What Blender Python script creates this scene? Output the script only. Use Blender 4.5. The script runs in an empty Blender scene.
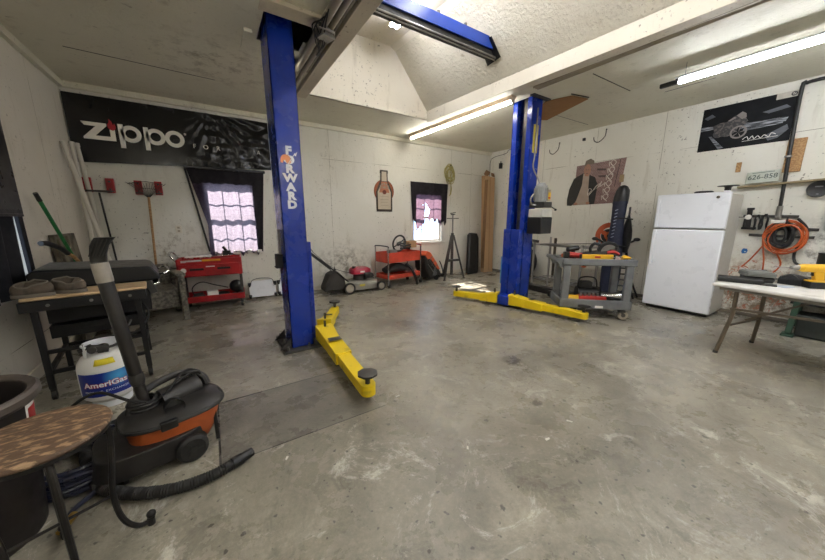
import bpy, bmesh, math, random
from mathutils import Vector, Matrix, Euler, noise
random.seed(7)
PI=math.pi; R=math.radians
S=bpy.context.scene; COL=S.collection
# ------------------------------------------------------------------ materials
def lin(h):
    h=h.lstrip('#'); v=[int(h[i:i+2],16)/255 for i in (0,2,4)]
    return tuple((c/12.92 if c<=.04045 else ((c+.055)/1.055)**2.4) for c in v)+(1,)
class NT:
    def __init__(s,name):
        s.m=bpy.data.materials.new(name); s.m.use_nodes=True; s.t=s.m.node_tree; s.t.nodes.clear()
        s.out=s.n('ShaderNodeOutputMaterial'); s.geo=s.n('ShaderNodeNewGeometry'); s.tc=s.n('ShaderNodeTexCoord')
    def n(s,k,**kw):
        o=s.t.nodes.new(k)
        for a,b in kw.items(): setattr(o,a,b)
        return o
    def l(s,a,b): s.t.links.new(a,b)
    def put(s,sock,v):
        if hasattr(v,'is_linked') or hasattr(v,'links'): s.l(v,sock)
        else: sock.default_value=v
    def math(s,op,a,b=0.,c=None):
        o=s.n('ShaderNodeMath',operation=op); s.put(o.inputs[0],a); s.put(o.inputs[1],b)
        if c is not None: s.put(o.inputs[2],c)
        return o.outputs[0]
    def noise(s,vec,scale,detail=4,rough=.55,dist=0.):
        o=s.n('ShaderNodeTexNoise'); s.l(vec,o.inputs['Vector']); o.inputs['Scale'].default_value=scale
        o.inputs['Detail'].default_value=detail; o.inputs['Roughness'].default_value=rough; o.inputs['Distortion'].default_value=dist
        return o.outputs['Fac']
    def ramp(s,f,a,b,lo=0.,hi=1.):
        o=s.n('ShaderNodeMapRange'); o.clamp=True; s.put(o.inputs[0],f)
        o.inputs[1].default_value=a;o.inputs[2].default_value=b;o.inputs[3].default_value=lo;o.inputs[4].default_value=hi
        return o.outputs[0]
    def mix(s,f,a,b):
        o=s.n('ShaderNodeMix',data_type='RGBA'); s.put(o.inputs[0],f); s.put(o.inputs[6],a); s.put(o.inputs[7],b); return o.outputs[2]
    def scl(s,vec,v):
        o=s.n('ShaderNodeVectorMath',operation='MULTIPLY'); s.l(vec,o.inputs[0]); o.inputs[1].default_value=v; return o.outputs[0]
    def xyz(s,vec):
        o=s.n('ShaderNodeSeparateXYZ'); s.l(vec,o.inputs[0]); return o.outputs
    def blob(s,c,r):      # soft 1 at c, 0 beyond r (ellipsoid)
        o=s.n('ShaderNodeVectorMath',operation='SUBTRACT'); s.l(s.geo.outputs['Position'],o.inputs[0]); o.inputs[1].default_value=c
        d=s.n('ShaderNodeVectorMath',operation='DIVIDE'); s.l(o.outputs[0],d.inputs[0]); d.inputs[1].default_value=r
        e=s.n('ShaderNodeVectorMath',operation='LENGTH'); s.l(d.outputs[0],e.inputs[0])
        return s.ramp(e.outputs['Value'],1.,.2)
    def band(s,v,c,w):    # 1 within w of c
        return s.math('LESS_THAN',s.math('ABSOLUTE',s.math('SUBTRACT',v,c)),w)
    def rect(s,u,v,u0,u1,v0,v1):
        a=s.band(u,(u0+u1)/2,(u1-u0)/2); b=s.band(v,(v0+v1)/2,(v1-v0)/2); return s.math('MULTIPLY',a,b)
    def bsdf(s,col,rough=.5,metal=0.,bump=None,bs=.3,bd=.01,spec=.5,**kw):
        b=s.n('ShaderNodeBsdfPrincipled'); s.put(b.inputs['Base Color'],col); s.put(b.inputs['Roughness'],rough); b.inputs['Metallic'].default_value=metal
        b.inputs['Specular IOR Level'].default_value=spec
        if bump is not None:
            u=s.n('ShaderNodeBump'); u.inputs['Strength'].default_value=bs; u.inputs['Distance'].default_value=bd; s.l(bump,u.inputs['Height']); s.l(u.outputs[0],b.inputs['Normal'])
        for k,v in kw.items(): b.inputs[k].default_value=v
        s.l(b.outputs[0],s.out.inputs[0]); return b
_mc={}
def mat(name,col,rough=.5,metal=0.,var=.18,vs=9.,col2=None,thr=(.45,.7),bump=0.,bsc=60.,spec=.5,stretch=(1,1,1)):
    if name in _mc: return _mc[name]
    t=NT(name); o=t.scl(t.tc.outputs['Object'],stretch)
    c=lin(col); d=lin(col2) if col2 else tuple(x*(1-var) for x in c[:3])+(1,)
    f=t.ramp(t.noise(o,vs,5),thr[0],thr[1])
    cc=t.mix(f,c,d)
    rr=t.ramp(t.noise(o,vs*2.3,3),.3,.7,max(rough-.08,.02),min(rough+.08,1))
    t.bsdf(cc,rr,metal,t.noise(o,bsc,3) if bump else None,bump,.004,spec)
    _mc[name]=t.m; return t.m
def emis(name,col,st):
    t=NT(name); e=t.n('ShaderNodeEmission'); e.inputs[0].default_value=lin(col); e.inputs[1].default_value=st; t.l(e.outputs[0],t.out.inputs[0]); return t.m
def wall_mat(name,col,axis,soot=(),speck=1.,vseams=(),hseams=(),texture=.25,extra=None):
    t=NT(name); P=t.geo.outputs['Position']; x,y,z=t.xyz(P); u=(x,y)[axis]
    c=lin(col)
    big=t.ramp(t.noise(P,.9,5,.6),.35,.75)
    cc=t.mix(t.math('MULTIPLY',big,.5),c,tuple(a*b for a,b in zip(c[:3],(.80,.77,.70)))+(1,))
    streak=t.ramp(t.noise(t.scl(P,(3,3,.5)),2.4,5,.65),.58,.8)
    cc=t.mix(t.math('MULTIPLY',streak,.5),cc,lin('#9d937c'))
    sc=t.ramp(t.noise(t.scl(P,(1,1,2.2)),7,4,.7,1.5),.66,.72)
    cc=t.mix(t.math('MULTIPLY',sc,.5),cc,lin('#857c6a'))
    sp=t.ramp(t.noise(P,30,2,.5),.66,.71); spm=t.ramp(t.noise(P,1.4,2),.42,.62)
    cc=t.mix(t.math('MULTIPLY',t.math('MULTIPLY',sp,spm),.75*speck),cc,lin('#4a453c'))
    for (cen,rad,colr,thr) in soot:
        b=t.blob(cen,rad); nn=t.ramp(t.noise(P,7.,7,.78,.1),thr,thr+.14)
        cc=t.mix(t.math('MULTIPLY',t.math('MULTIPLY',b,nn),.85),cc,lin(colr))
    for s_ in vseams: cc=t.mix(t.math('MULTIPLY',t.band(u,s_,.003),t.ramp(t.noise(P,3,2),.35,.5)),cc,lin('#8d8676'))
    for s_ in hseams: cc=t.mix(t.math('MULTIPLY',t.band(z,s_,.003),t.ramp(t.noise(P,2,2),.4,.55)),cc,lin('#7d7667'))
    if extra: cc=extra(t,cc,u,z,P)
    t.bsdf(cc,.62,0.,t.noise(t.scl(P,(1,1,1)),26,5,.65),texture,.02,.3)
    return t.m
# ------------------------------------------------------------------ mesh builder
class MB:
    def __init__(s): s.bm=bmesh.new(); s.mi=0; s.M=Matrix()
    def _f(s,vs):
        try: f=s.bm.faces.new(vs); f.material_index=s.mi; return f
        except ValueError: return None
    def v(s,p): return s.bm.verts.new(s.M@Vector(p))
    def box(s,c,d,rot=None):
        m=Matrix.Translation(c)@(Euler(rot).to_matrix().to_4x4() if rot else Matrix())
        vs=[s.v(m@Vector((a*d[0]/2,b*d[1]/2,e*d[2]/2))) for e in (-1,1) for b in (-1,1) for a in (-1,1)]
        for q in ((0,2,3,1),(4,5,7,6),(0,1,5,4),(2,6,7,3),(0,4,6,2),(1,3,7,5)): s._f([vs[i] for i in q])
        return s
    def b2(s,x0,x1,y0,y1,z0,z1): return s.box(((x0+x1)/2,(y0+y1)/2,(z0+z1)/2),(abs(x1-x0),abs(y1-y0),abs(z1-z0)))
    def beam(s,p,q,w,h,up=(0,0,1)):
        p,q=Vector(p),Vector(q); d=(q-p); L=d.length; d.normalize(); up=Vector(up)
        if abs(d.dot(up))>.98: up=Vector((0,1,0)) if abs(d.y)<.9 else Vector((1,0,0))
        sd=d.cross(up).normalized(); u=sd.cross(d)
        vs=[]
        for e in (p,q):
            for a,b in ((-1,-1),(1,-1),(1,1),(-1,1)): vs.append(s.v(e+sd*a*w/2+u*b*h/2))
        for k in ((3,2,1,0),(4,5,6,7),(0,1,5,4),(1,2,6,5),(2,3,7,6),(3,0,4,7)): s._f([vs[i] for i in k])
        return s
    def ring(s,c,u,w,r,n,sq=1.): return [s.v(c+u*math.cos(2*PI*i/n)*r+w*math.sin(2*PI*i/n)*r*sq) for i in range(n)]
    def loft(s,rings,cap=True,closed=False):
        for a,b in zip(rings,rings[1:]+([rings[0]] if closed else [])):
            n=len(a)
            for i in range(n): s._f([a[i],a[(i+1)%n],b[(i+1)%n],b[i]])
        if cap and not closed: s._f(rings[0][::-1]); s._f(rings[-1])
        return s
    def cyl(s,p,q,r,r2=None,n=16,cap=True):
        p,q=Vector(p),Vector(q); d=(q-p).normalized(); a=Vector((0,0,1)) if abs(d.z)<.9 else Vector((1,0,0))
        u=d.cross(a).normalized(); w=d.cross(u)
        return s.loft([s.ring(p,u,w,r,n),s.ring(q,u,w,r if r2 is None else r2,n)],cap)
    def tube(s,pts,r,n=8,smooth=0,closed=False):
        pts=[Vector(p) for p in pts]
        if smooth: pts=spline(pts,smooth,closed)
        N=len(pts); rings=[]; u=None
        for i,p in enumerate(pts):
            if closed: d=(pts[(i+1)%N]-pts[i-1])
            else: d=(pts[min(i+1,N-1)]-pts[max(i-1,0)])
            if d.length<1e-7: d=Vector((0,0,1))
            d.normalize()
            if u is None:
                a=Vector((0,0,1)) if abs(d.z)<.9 else Vector((1,0,0)); u=d.cross(a).normalized()
            else: u=(u-d*u.dot(d)).normalized()
            w=d.cross(u); rr=r(i/(N-1)) if callable(r) else r
            rings.append(s.ring(p,u,w,rr,n))
        return s.loft(rings,True,closed)
    def lathe(s,prof,n=24,c=(0,0,0),M=None,cap=True):
        m=Matrix.Translation(c)@(M or Matrix()); rings=[]
        for r,z in prof: rings.append([s.v(m@Vector((r*math.cos(2*PI*i/n),r*math.sin(2*PI*i/n),z))) for i in range(n)])
        return s.loft(rings,cap)
    def sph(s,c,r,n=12,m=8):
        if not hasattr(r,'__len__'): r=(r,r,r)
        rings=[]
        for j in range(1,m):
            t=PI*j/m; rings.append([s.v((c[0]+r[0]*math.sin(t)*math.cos(2*PI*i/n),c[1]+r[1]*math.sin(t)*math.sin(2*PI*i/n),c[2]-r[2]*math.cos(t))) for i in range(n)])
        s.loft(rings,True); return s
    def prism(s,pts,fn,t0,t1):       # pts 2d, fn(u,v,t)->3d
        a=[s.v(fn(u,v,t0)) for u,v in pts]; b=[s.v(fn(u,v,t1)) for u,v in pts]
        n=len(pts)
        for i in range(n): s._f([a[i],a[(i+1)%n],b[(i+1)%n],b[i]])
        s._f(a[::-1]); s._f(b); return s
    def grid(s,nu,nv,fn,thick=0.):
        g=[[s.v(fn(i/nu,j/nv)) for j in range(nv+1)] for i in range(nu+1)]
        for i in range(nu):
            for j in range(nv): s._f([g[i][j],g[i+1][j],g[i+1][j+1],g[i][j+1]])
        return s
    def build(s,name,m,parent=None,bevel=0.,smooth=True,solid=0.,sub=0,tri=False,ang=35):
        bm=s.bm; bmesh.ops.recalc_face_normals(bm,faces=bm.faces[:])
        if tri: bmesh.ops.triangulate(bm,faces=[f for f in bm.faces if len(f.verts)>4])
        me=bpy.data.meshes.new(name); bm.to_mesh(me); bm.free()
        for k in (m if isinstance(m,(list,tuple)) else [m]): me.materials.append(k)
        if smooth:
            me.shade_smooth(); me.set_sharp_from_angle(angle=R(ang))
        o=bpy.data.objects.new(name,me); COL.objects.link(o)
        if parent is not None: o.parent=parent
        if solid: q=o.modifiers.new('thick','SOLIDIFY'); q.thickness=solid
        if bevel:
            q=o.modifiers.new('edge','BEVEL'); q.width=bevel; q.segments=2; q.limit_method='ANGLE'; q.angle_limit=R(40); q.harden_normals=False
        if sub: q=o.modifiers.new('sub','SUBSURF'); q.levels=sub; q.render_levels=sub
        return o
def spline(P,k,closed=False):
    out=[]; N=len(P)
    rng=range(N) if closed else range(N-1)
    for i in rng:
        if closed: a,b,c,d=P[i-1],P[i],P[(i+1)%N],P[(i+2)%N]
        else: a,b,c,d=P[max(i-1,0)],P[i],P[i+1],P[min(i+2,N-1)]
        for j in range(k):
            t=j/k; out.append(.5*((2*b)+(c-a)*t+(2*a-5*b+4*c-d)*t*t+(3*b-a-3*c+d)*t**3))
    if not closed: out.append(P[-1])
    return out
def tag(o,label,cat,group=None,kind=None):
    o['label']=label; o['category']=cat
    if group: o['group']=group
    if kind: o['kind']=kind
    return o
def thing(name,label,cat,loc=(0,0,0),rz=0.,group=None):
    o=bpy.data.objects.new(name,None); COL.objects.link(o); o.location=loc; o.rotation_euler=(0,0,rz); o.empty_display_size=.05
    return tag(o,label,cat,group)
def struct(o): o['kind']='structure'; return o
def dup(root,loc,rz,label=None):
    r=root.copy(); COL.objects.link(r); r.location=loc; r.rotation_euler=(0,0,rz)
    if label: r['label']=label
    for ch in list(root.children):
        c=ch.copy(); COL.objects.link(c); c.parent=r
        for g in list(ch.children):
            d=g.copy(); COL.objects.link(d); d.parent=c
    return r
def text_into(mb,s,size,fn,t0,t1,bold=0.,sx=1.,shear=0.,align='CENTER'):
    cu=bpy.data.curves.new('txt','FONT'); cu.body=s; cu.size=size; cu.align_x=align; cu.align_y='CENTER'; cu.offset=bold; cu.resolution_u=3; cu.shear=shear
    o=bpy.data.objects.new('txt',cu); COL.objects.link(o); bpy.context.view_layer.update()
    me=bpy.data.meshes.new_from_object(o.evaluated_get(bpy.context.evaluated_depsgraph_get()))
    bpy.data.objects.remove(o); bpy.data.curves.remove(cu)
    fs=[[me.vertices[i].co.copy() for i in p.vertices] for p in me.polygons]
    bpy.data.meshes.remove(me)
    for f in fs:
        vs=[mb.v(fn(p.x*sx,p.y,t1)) for p in f]; mb._f(vs)
# ------------------------------------------------------------------ common materials
M_blue=mat('lift_blue','#0d3096',.26,0,.2,2.,'#0b2780',(.4,.7))
M_blue2=mat('beam_blue','#1f3f96',.35,0,.2,3.)
M_yellow=mat('lift_yellow','#e6c60f',.42,0,.1,7.,'#a58d16',(.6,.75))
M_black=mat('black_plastic','#0c0c0c',.42,0,.3,8.)
M_blackr=mat('black_rubber','#121110',.65,0,.3,14.,'#1f1d1b')
M_dark=mat('dark_grey','#232220',.55,0,.25,9.)
M_steel=mat('worn_steel','#8b8883',.38,.8,.3,12.)
M_chrome=mat('chrome','#c8c8c8',.18,1.,.1,10.)
M_dsteel=mat('dark_steel','#4b4946',.5,.6,.4,12.)
M_white=mat('white_enamel','#e4e6ea',.32,0,.03,3.)
M_red=mat('cart_red','#a3161a',.4,0,.2,6.,'#7d1114')
M_orangered=mat('faded_red','#c8452f',.5,0,.2,7.,'#a5371f',(.4,.7))
M_wood=mat('raw_wood','#b08a5c',.65,0,.2,4.,'#8f6b42',(.4,.6),stretch=(1,12,12))
M_card=mat('cardboard','#a88762',.8,0,.12,3.)
M_yel2=mat('tool_yellow','#d9a91c',.45,0,.1,8.)
M_orange=mat('orange_plastic','#b5531f',.45,0,.15,6.)
M_grey=mat('grey_plastic','#6b6d6e',.55,0,.12,6.,'#55575a')
M_paper=mat('white_paper','#dcd9d2',.7,0,.05,5.)
M_tan=mat('tan_plastic','#a39a89',.5,0,.1,8.)
# ------------------------------------------------------------------ room shell
XL,XR,YB,YR,H=-1.40,6.25,5.87,-3.2,3.03
def floor_mat():
    t=NT('concrete_floor'); P=t.geo.outputs['Position']; x,y,z=t.xyz(P)
    a=t.ramp(t.noise(P,1.1,7,.68,.7),.33,.68)
    cc=t.mix(a,lin('#6d685c'),lin('#aba594'))
    b=t.ramp(t.noise(P,3.7,8,.75,1.2),.52,.66)
    cc=t.mix(t.math('MULTIPLY',b,.7),cc,lin('#5f5a50'))
    w=t.ramp(t.noise(P,2.3,10,.84,1.2),.55,.62)
    cc=t.mix(t.math('MULTIPLY',w,.75),cc,lin('#d2cdc0'))
    br=t.ramp(t.noise(P,.7,4,.6),.55,.75)
    cc=t.mix(t.math('MULTIPLY',br,.35),cc,lin('#837460'))
    gg=t.ramp(t.noise(P,9,8,.82,.5),.40,.62); cc=t.mix(t.math('MULTIPLY',gg,.32),cc,lin('#57534a')); g=t.ramp(t.noise(P,38,5,.8),.38,.72)
    cc=t.mix(t.math('MULTIPLY',g,.42),cc,lin('#5e5a52'))
    sp=t.ramp(t.noise(P,24,2,.4),.68,.72); cc=t.mix(t.math('MULTIPLY',sp,.8),cc,lin('#3a3733'))
    sc1=t.ramp(t.noise(t.scl(P,(1,5,1)),5,8,.8,2.5),.62,.66); cc=t.mix(t.math('MULTIPLY',sc1,.35),cc,lin('#cbc5b6'))
    sc2=t.ramp(t.noise(t.scl(P,(4,1,1)),4,8,.8,2.),.63,.67); cc=t.mix(t.math('MULTIPLY',sc2,.4),cc,lin('#4f4a41'))
    # oil marks
    for c,r in (((2.32,1.78,0),(.12,.1,1)),((3.25,3.05,0),(.1,.07,1)),((1.9,1.2,0),(.05,.04,1))):
        bl=t.blob(c,r); cc=t.mix(t.math('MULTIPLY',t.ramp(bl,.0,.4),.65),cc,lin('#3d3832'))
    # worn concrete patch by the post and its joints
    pr=t.rect(x,y,-.10,.90,1.80,2.50); pn=t.ramp(t.noise(P,6,6,.75,1.),.3,.62)
    pc=t.mix(pn,lin('#4e4b45'),lin('#757066'))
    pc=t.mix(t.math('MULTIPLY',t.ramp(t.noise(P,11,5,.8,1.5),.6,.68),.7),pc,lin('#2b2a28'))
    cc=t.mix(t.math('MULTIPLY',pr,.85),cc,pc)
    def line(u0,u1,v,c,w): return None
    g1=t.math('MULTIPLY',t.band(y,2.50,.007),t.band(x,-.35,1.27))
    g2=t.math('MULTIPLY',t.band(y,1.80,.004),t.band(x,.42,.52))
    g3=t.math('MULTIPLY',t.band(x,-.10,.006),t.band(y,2.15,.36))
    j=t.math('MAXIMUM',t.math('MAXIMUM',g1,g2),g3)
    cc=t.mix(t.math('MULTIPLY',j,.9),cc,lin('#1d1b18'))
    rr=t.ramp(t.noise(P,2.2,6,.7),.3,.7,.17,.42)
    t.bsdf(cc,rr,0,t.math('ADD',t.noise(P,45,5,.7),t.math('MULTIPLY',t.noise(P,4,4),2.)),.30,.008,.45)
    return t.m
MF=floor_mat()
m=MB(); m.b2(XL-.15,XR+.15,YR-.15,YB+.15,-.12,0); struct(m.build('floor',MF,smooth=False))
def graffiti(t,cc,u,z,P):
    a=t.ramp(t.math('ABSOLUTE',t.math('SUBTRACT',t.noise(P,3.4,3,.6,1.5),.5)),.019,.005)
    b=t.blob((6.25,.85,.42),(.5,.45,.45)); cc=t.mix(t.math('MULTIPLY',t.math('MULTIPLY',a,t.ramp(b,0,.3)),.9),cc,lin('#a8532f'))
    c=t.blob((6.25,1.01,.91),(.3,.036,.05)); cc=t.mix(t.ramp(t.math('MULTIPLY',c,t.ramp(t.noise(P,30,2),.3,.5)),.05,.3),cc,lin('#2460a0'))
    d=t.blob((6.25,.33,1.25),(.4,.14,.42)); dn=t.ramp(t.noise(P,3,4,.6),.3,.55)
    cc=t.mix(t.math('MULTIPLY',t.math('MULTIPLY',d,dn),.9),cc,lin('#2b3142'))
    return cc
MWb=wall_mat('painted_board_back','#dad8cf',0,[((2.2,5.87,.45),(.75,1,.55),'#6a6353',.46),((1.95,5.87,2.3),(.4,1,.75),'#5d5648',.56),((-.5,5.87,.9),(.5,1,.5),'#8a806c',.5),((-.2,5.87,1.9),(.5,1,.3),'#8a806c',.6)],1.2,vseams=(.95,1.98,4.95,5.6),hseams=(2.45,))
MWl=wall_mat('painted_board_left','#d6d1c6',1,[((-1.4,4.6,1.0),(1,.4,.5),'#8f8672',.55)],.7,hseams=(.33,),vseams=(5.0,))
MWr=wall_mat('painted_board_right','#dad8ce',1,[((6.25,.9,.4),(1,.6,.7),'#8c6a44',.47),((6.25,.9,.25),(1,1.4,.35),'#6b5a44',.45),((6.25,2.4,1.5),(1,.3,.5),'#7a6e58',.56),((6.25,.2,.9),(1,.7,.6),'#5a5048',.47)],1.,vseams=(4.3,2.16,3.2),hseams=(2.42,),extra=graffiti)
MC=wall_mat('ceiling_board','#dcd9c8',0,[((.3,4.3,3.03),(.9,.8,1),'#8f866f',.5)],.35,texture=.35)
MCR=wall_mat('recess_textured','#c6c0b0',0,(),.5,texture=1.)
MT=wall_mat('white_trim','#d6cfbf',0,(),.9,texture=.1)
MT2=wall_mat('header_paint','#c6bda9',1,(),1.,texture=.1)
def wall_with_holes(name,axis,at,out,u0,u1,z0,z1,holes,m_):
    us=sorted({u0,u1,*[h[0] for h in holes],*[h[1] for h in holes]}); zs=sorted({z0,z1,*[h[2] for h in holes],*[h[3] for h in holes]})
    mb=MB()
    for a,b in zip(us,us[1:]):
        for c,d in zip(zs,zs[1:]):
            uc,zc=(a+b)/2,(c+d)/2
            if any(h[0]<uc<h[1] and h[2]<zc<h[3] for h in holes): continue
            if axis==1: mb.b2(a,b,min(at,out),max(at,out),c,d)
            else: mb.b2(min(at,out),max(at,out),a,b,c,d)
    return struct(mb.build(name,m_,smooth=False))
W1=(-.03,.66,.84,1.92); W2=(3.87,4.67,.84,1.94); W3=(2.85,4.10,.77,1.95)
wall_with_holes('wall_back',1,YB,YB+.14,XL-.14,XR+.14,-.1,4.6,[W1,W2],MWb)
wall_with_holes('wall_left',0,XL,XL-.14,YR-.14,YB,-.1,4.6,[W3],MWl)
wall_with_holes('wall_right',0,XR,XR+.14,YR-.14,YB,-.1,4.6,[],MWr)
wall_with_holes('wall_rear',1,YR,YR-.14,XL,XR,-.1,4.6,[],MWb)
# ceiling cells with the openings left out
def rx(y): return 3.32+(4.62-y)*.07
def tx(y): return 2.70+(4.62-y)*.08
XH0,XH1=1.14,1.28
m=MB()
xs=[XL,.56,.94,XH0]; 
def cell(x0,x1,y0,y1): m.b2(x0,x1,y0,y1,H,H+.012)
cell(XL,.55,YR,YB); cell(.55,1.02,YR,3.02); cell(.55,1.02,3.56,YB)
cell(.94,1.02,3.37,3.56); cell(1.02,XH0,YR,2.82); cell(1.02,XH0,3.48,YB)
cell(XH0,4.02,4.62,YB)
vs=[m.v(p) for p in ((rx(4.62)+.14,4.62,H),(rx(YR)+.14,YR,H),(3.88+.03,YR,H),(3.88+.03,4.62,H))]
# right field, leaving the opening round the right post
m.bm.verts.ensure_lookup_table()
for v in vs: m.bm.verts.remove(v)
def quadslab(p):
    a=[m.v((x,y,H)) for x,y in p]; b=[m.v((x,y,H+.012)) for x,y in p]
    m._f(a); m._f(b)
    for i in range(4): m._f([a[i],a[(i+1)%4],b[(i+1)%4],b[i]])
quadslab([(rx(4.62)+.1,4.62),(rx(3.34)+.1,3.34),(4.02,3.34),(4.02,4.62)])
quadslab([(rx(3.34)+.1,3.34),(rx(2.92)+.1,2.92),(3.93,2.92),(3.93,3.34)])
quadslab([(rx(2.92)+.1,2.92),(rx(YR)+.1,YR),(4.02,YR),(4.02,2.92)])
cell(4.02,XR,3.34,YB); cell(4.22,XR,2.92,3.34); cell(4.02,XR,YR,2.92)
struct(m.build('ceiling',MC,smooth=False))
# raised recess: end wall, slopes, flat top
ZT=3.97; ZH=3.17
m=MB()
def poly(p): m._f([m.v(q) for q in p])
YE=4.62; YN=-1.6
poly([(XH1-.04,YE,H),(rx(YE),YE,H),(rx(YE),YE,ZH),(tx(YE),YE,ZT-.05),(tx(YE)-.09,YE,ZT),(1.9,YE,ZT),(XH1-.04,YE,ZH)])
poly([(XH1-.04,YN,H),(rx(YN),YN,H),(rx(YN),YN,ZH),(tx(YN),YN,ZT-.05),(tx(YN)-.09,YN,ZT),(1.9,YN,ZT),(XH1-.04,YN,ZH)])
struct(m.build('ceiling',MT,smooth=False,solid=-.0))
m=MB(); poly([(rx(YE),YE,ZH),(rx(YN),YN,ZH),(tx(YN),YN,ZT-.05),(tx(YE),YE,ZT-.05)]); poly([(XH1-.04,YE,ZH),(XH1-.04,YN,ZH),(1.9,YN,ZT),(1.9,YE,ZT)])
struct(m.build('ceiling',MCR,smooth=False))
m=MB(); poly([(tx(YE),YE,ZT-.05),(tx(YN),YN,ZT-.05),(tx(YN)-.09,YN,ZT),(tx(YE)-.09,YE,ZT)]); poly([(1.9,YE,ZT),(1.9,YN,ZT),(tx(YN)-.09,YN,ZT),(tx(YE)-.09,YE,ZT)])
struct(m.build('ceiling',MT,smooth=False))
m=MB(); m.b2(XL-.14,XR+.14,YR-.14,YB+.14,4.6,4.7); struct(m.build('ceiling',M_dark,smooth=False))   # roof over the attic
# headers and joints
m=MB(); m.b2(XH0,XH1,YR,YE+.02,H-.05,ZH+.02); struct(m.build('trim_1',MT2,bevel=.004,smooth=False))
m=MB(); n0=(rx(YE),YE);
a=[(rx(YE),YE),(rx(YR),YR),(rx(YR)+.15,YR),(rx(YE)+.15,YE)]
lo=[m.v((x,y,H-.03)) for x,y in a]; hi=[m.v((x,y,ZH)) for x,y in a]
m._f(lo); m._f(hi)
for i in range(4): m._f([lo[i],lo[(i+1)%4],hi[(i+1)%4],hi[i]])
struct(m.build('trim_2',MT,bevel=.003,smooth=False))
m=MB(); m.b2(XL,XR,YB-.05,YB,H-.07,H); m.b2(XL,XL+.05,YR,YB-.05,H-.07,H); struct(m.build('trim_3',MC,smooth=False))
m=MB(); m.b2(.5,1.0,2.86,3.02,H-.035,H-.003); struct(m.build('trim_4',MT2,bevel=.003,smooth=False))     # board nailed by the left post
m=MB(); m.b2(.43,.5,3.4,3.75,H-.03,H-.002); m.beam((.2,2.75,H-.012),(.52,3.0,H-.012),.3,.02); struct(m.build('trim_5',MC,smooth=False))
# thin dark joints where ceiling boards gape
for i,(p,q,w) in enumerate([((-1.04,4.73),(.23,4.79),.010),((3.95,2.16),(4.87,2.14),.012),((4.55,3.25),(5.9,3.22),.006),((.2,2.4),(.50,3.05),.012),((5.3,1.9),(5.3,1.4),.008)]):
    m=MB(); m.beam((p[0],p[1],H-.001),(q[0],q[1],H-.001),w,.003); struct(m.build('trim_%d'%(6+i),M_dark,smooth=False))
m=MB(); m.b2(XL,XL+.02,YR,YB,0,.10); struct(m.build('baseboard_left',MT,bevel=.003,smooth=False))
m=MB(); m.b2(XL+.02,XR,YB-.02,YB,0,.075); struct(m.build('baseboard_back',MT,bevel=.003,smooth=False))
m=MB(); m.b2(XR-.03,XR,YR,YB-.02,0,.05); struct(m.build('baseboard_right',mat('curb','#6f675a',.8,0,.4,5.),bevel=.006,smooth=False))
# ------------------------------------------------------------------ windows
t=NT('window_glass'); tr=t.n('ShaderNodeBsdfTransparent'); gl=t.n('ShaderNodeBsdfGlossy'); gl.inputs['Roughness'].default_value=.05; mx=t.n('ShaderNodeMixShader'); mx.inputs[0].default_value=.06
t.l(tr.outputs[0],mx.inputs[1]); t.l(gl.outputs[0],mx.inputs[2]); t.l(mx.outputs[0],t.out.inputs[0]); M_glass=t.m
M_frame=mat('window_white','#d9d6cf',.5,0,.12,5.)
def window(name,axis,at,sgn,W,cols,case,caseD):
    u0,u1,z0,z1=W; P=(lambda u,v,d:(u,at+sgn*d,v)) if axis==1 else (lambda u,v,d:(at+sgn*d,u,v))
    def bar(mb,a,b,c,d,e,f): mb.b2(*[x for pair in zip(P(a,c,e),P(b,d,f)) for x in pair])
    mb=MB(); w=case
    bar(mb,u0-w,u1+w,z1,z1+w,-caseD,.0); bar(mb,u0-w,u0,z0,z1,-caseD,0); bar(mb,u1,u1+w,z0,z1,-caseD,0); bar(mb,u0-w-.02,u1+w+.02,z0-.05,z0,-caseD-.02,0)
    rt=struct(mb.build(name,M_frame,bevel=.003,smooth=False))
    mb=MB(); zm=(z0+z1)/2
    for a,b,c,d in ((u0,u0+.035,z0,z1),(u1-.035,u1,z0,z1),(u0,u1,z0,z0+.045),(u0,u1,z1-.04,z1),(u0,u1,zm-.025,zm+.025)): bar(mb,a,b,c,d,.05,.09)
    for k in range(1,cols): c=u0+(u1-u0)*k/cols; bar(mb,c-.007,c+.007,z0,z1,.062,.078)
    for zz in ((z0+zm)/2,(z1+zm)/2): bar(mb,u0,u1,zz-.007,zz+.007,.062,.078)
    mb.build('window_frame',M_frame,rt,smooth=False)
    mb=MB(); bar(mb,u0+.01,u1-.01,z0+.01,z1-.01,.068,.072); mb.build('pane',M_glass,rt,smooth=False)
    return rt
window('window_1',1,YB,1,W1,3,.07,.012)
window('window_2',1,YB,1,W2,3,.08,.015)
window('window_3',0,XL,-1,W3,3,.06,.012)
def curtain_mat(name,col,trans,lucent,gloss=.6,tcol='#b79ab8'):
    t=NT(name); O=t.tc.outputs['Object']
    d=t.n('ShaderNodeBsdfDiffuse'); d.inputs[0].default_value=lin(col)
    l=t.n('ShaderNodeBsdfTranslucent'); l.inputs[0].default_value=lin(tcol)
    r=t.n('ShaderNodeBsdfTransparent'); r.inputs[0].default_value=lin(tcol)
    a=t.n('ShaderNodeMixShader'); t.put(a.inputs[0],t.ramp(t.noise(O,55,3,.7),.35,.65,lucent*.7,lucent*1.2)); t.l(d.outputs[0],a.inputs[1]); t.l(l.outputs[0],a.inputs[2])
    b=t.n('ShaderNodeMixShader'); t.put(b.inputs[0],t.ramp(t.noise(t.scl(O,(1,1,.3)),16,4,.7),.3,.7,trans*.6,trans*1.4)); t.l(a.outputs[0],b.inputs[1]); t.l(r.outputs[0],b.inputs[2])
    t.l(b.outputs[0],t.out.inputs[0]); return t.m
M_cur=curtain_mat('sheer_purple','#241b27',.02,.22,tcol='#aa9eac')
M_cur2=curtain_mat('sheer_plum','#1b1018',.03,.17,tcol='#9c7c8e')
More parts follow.
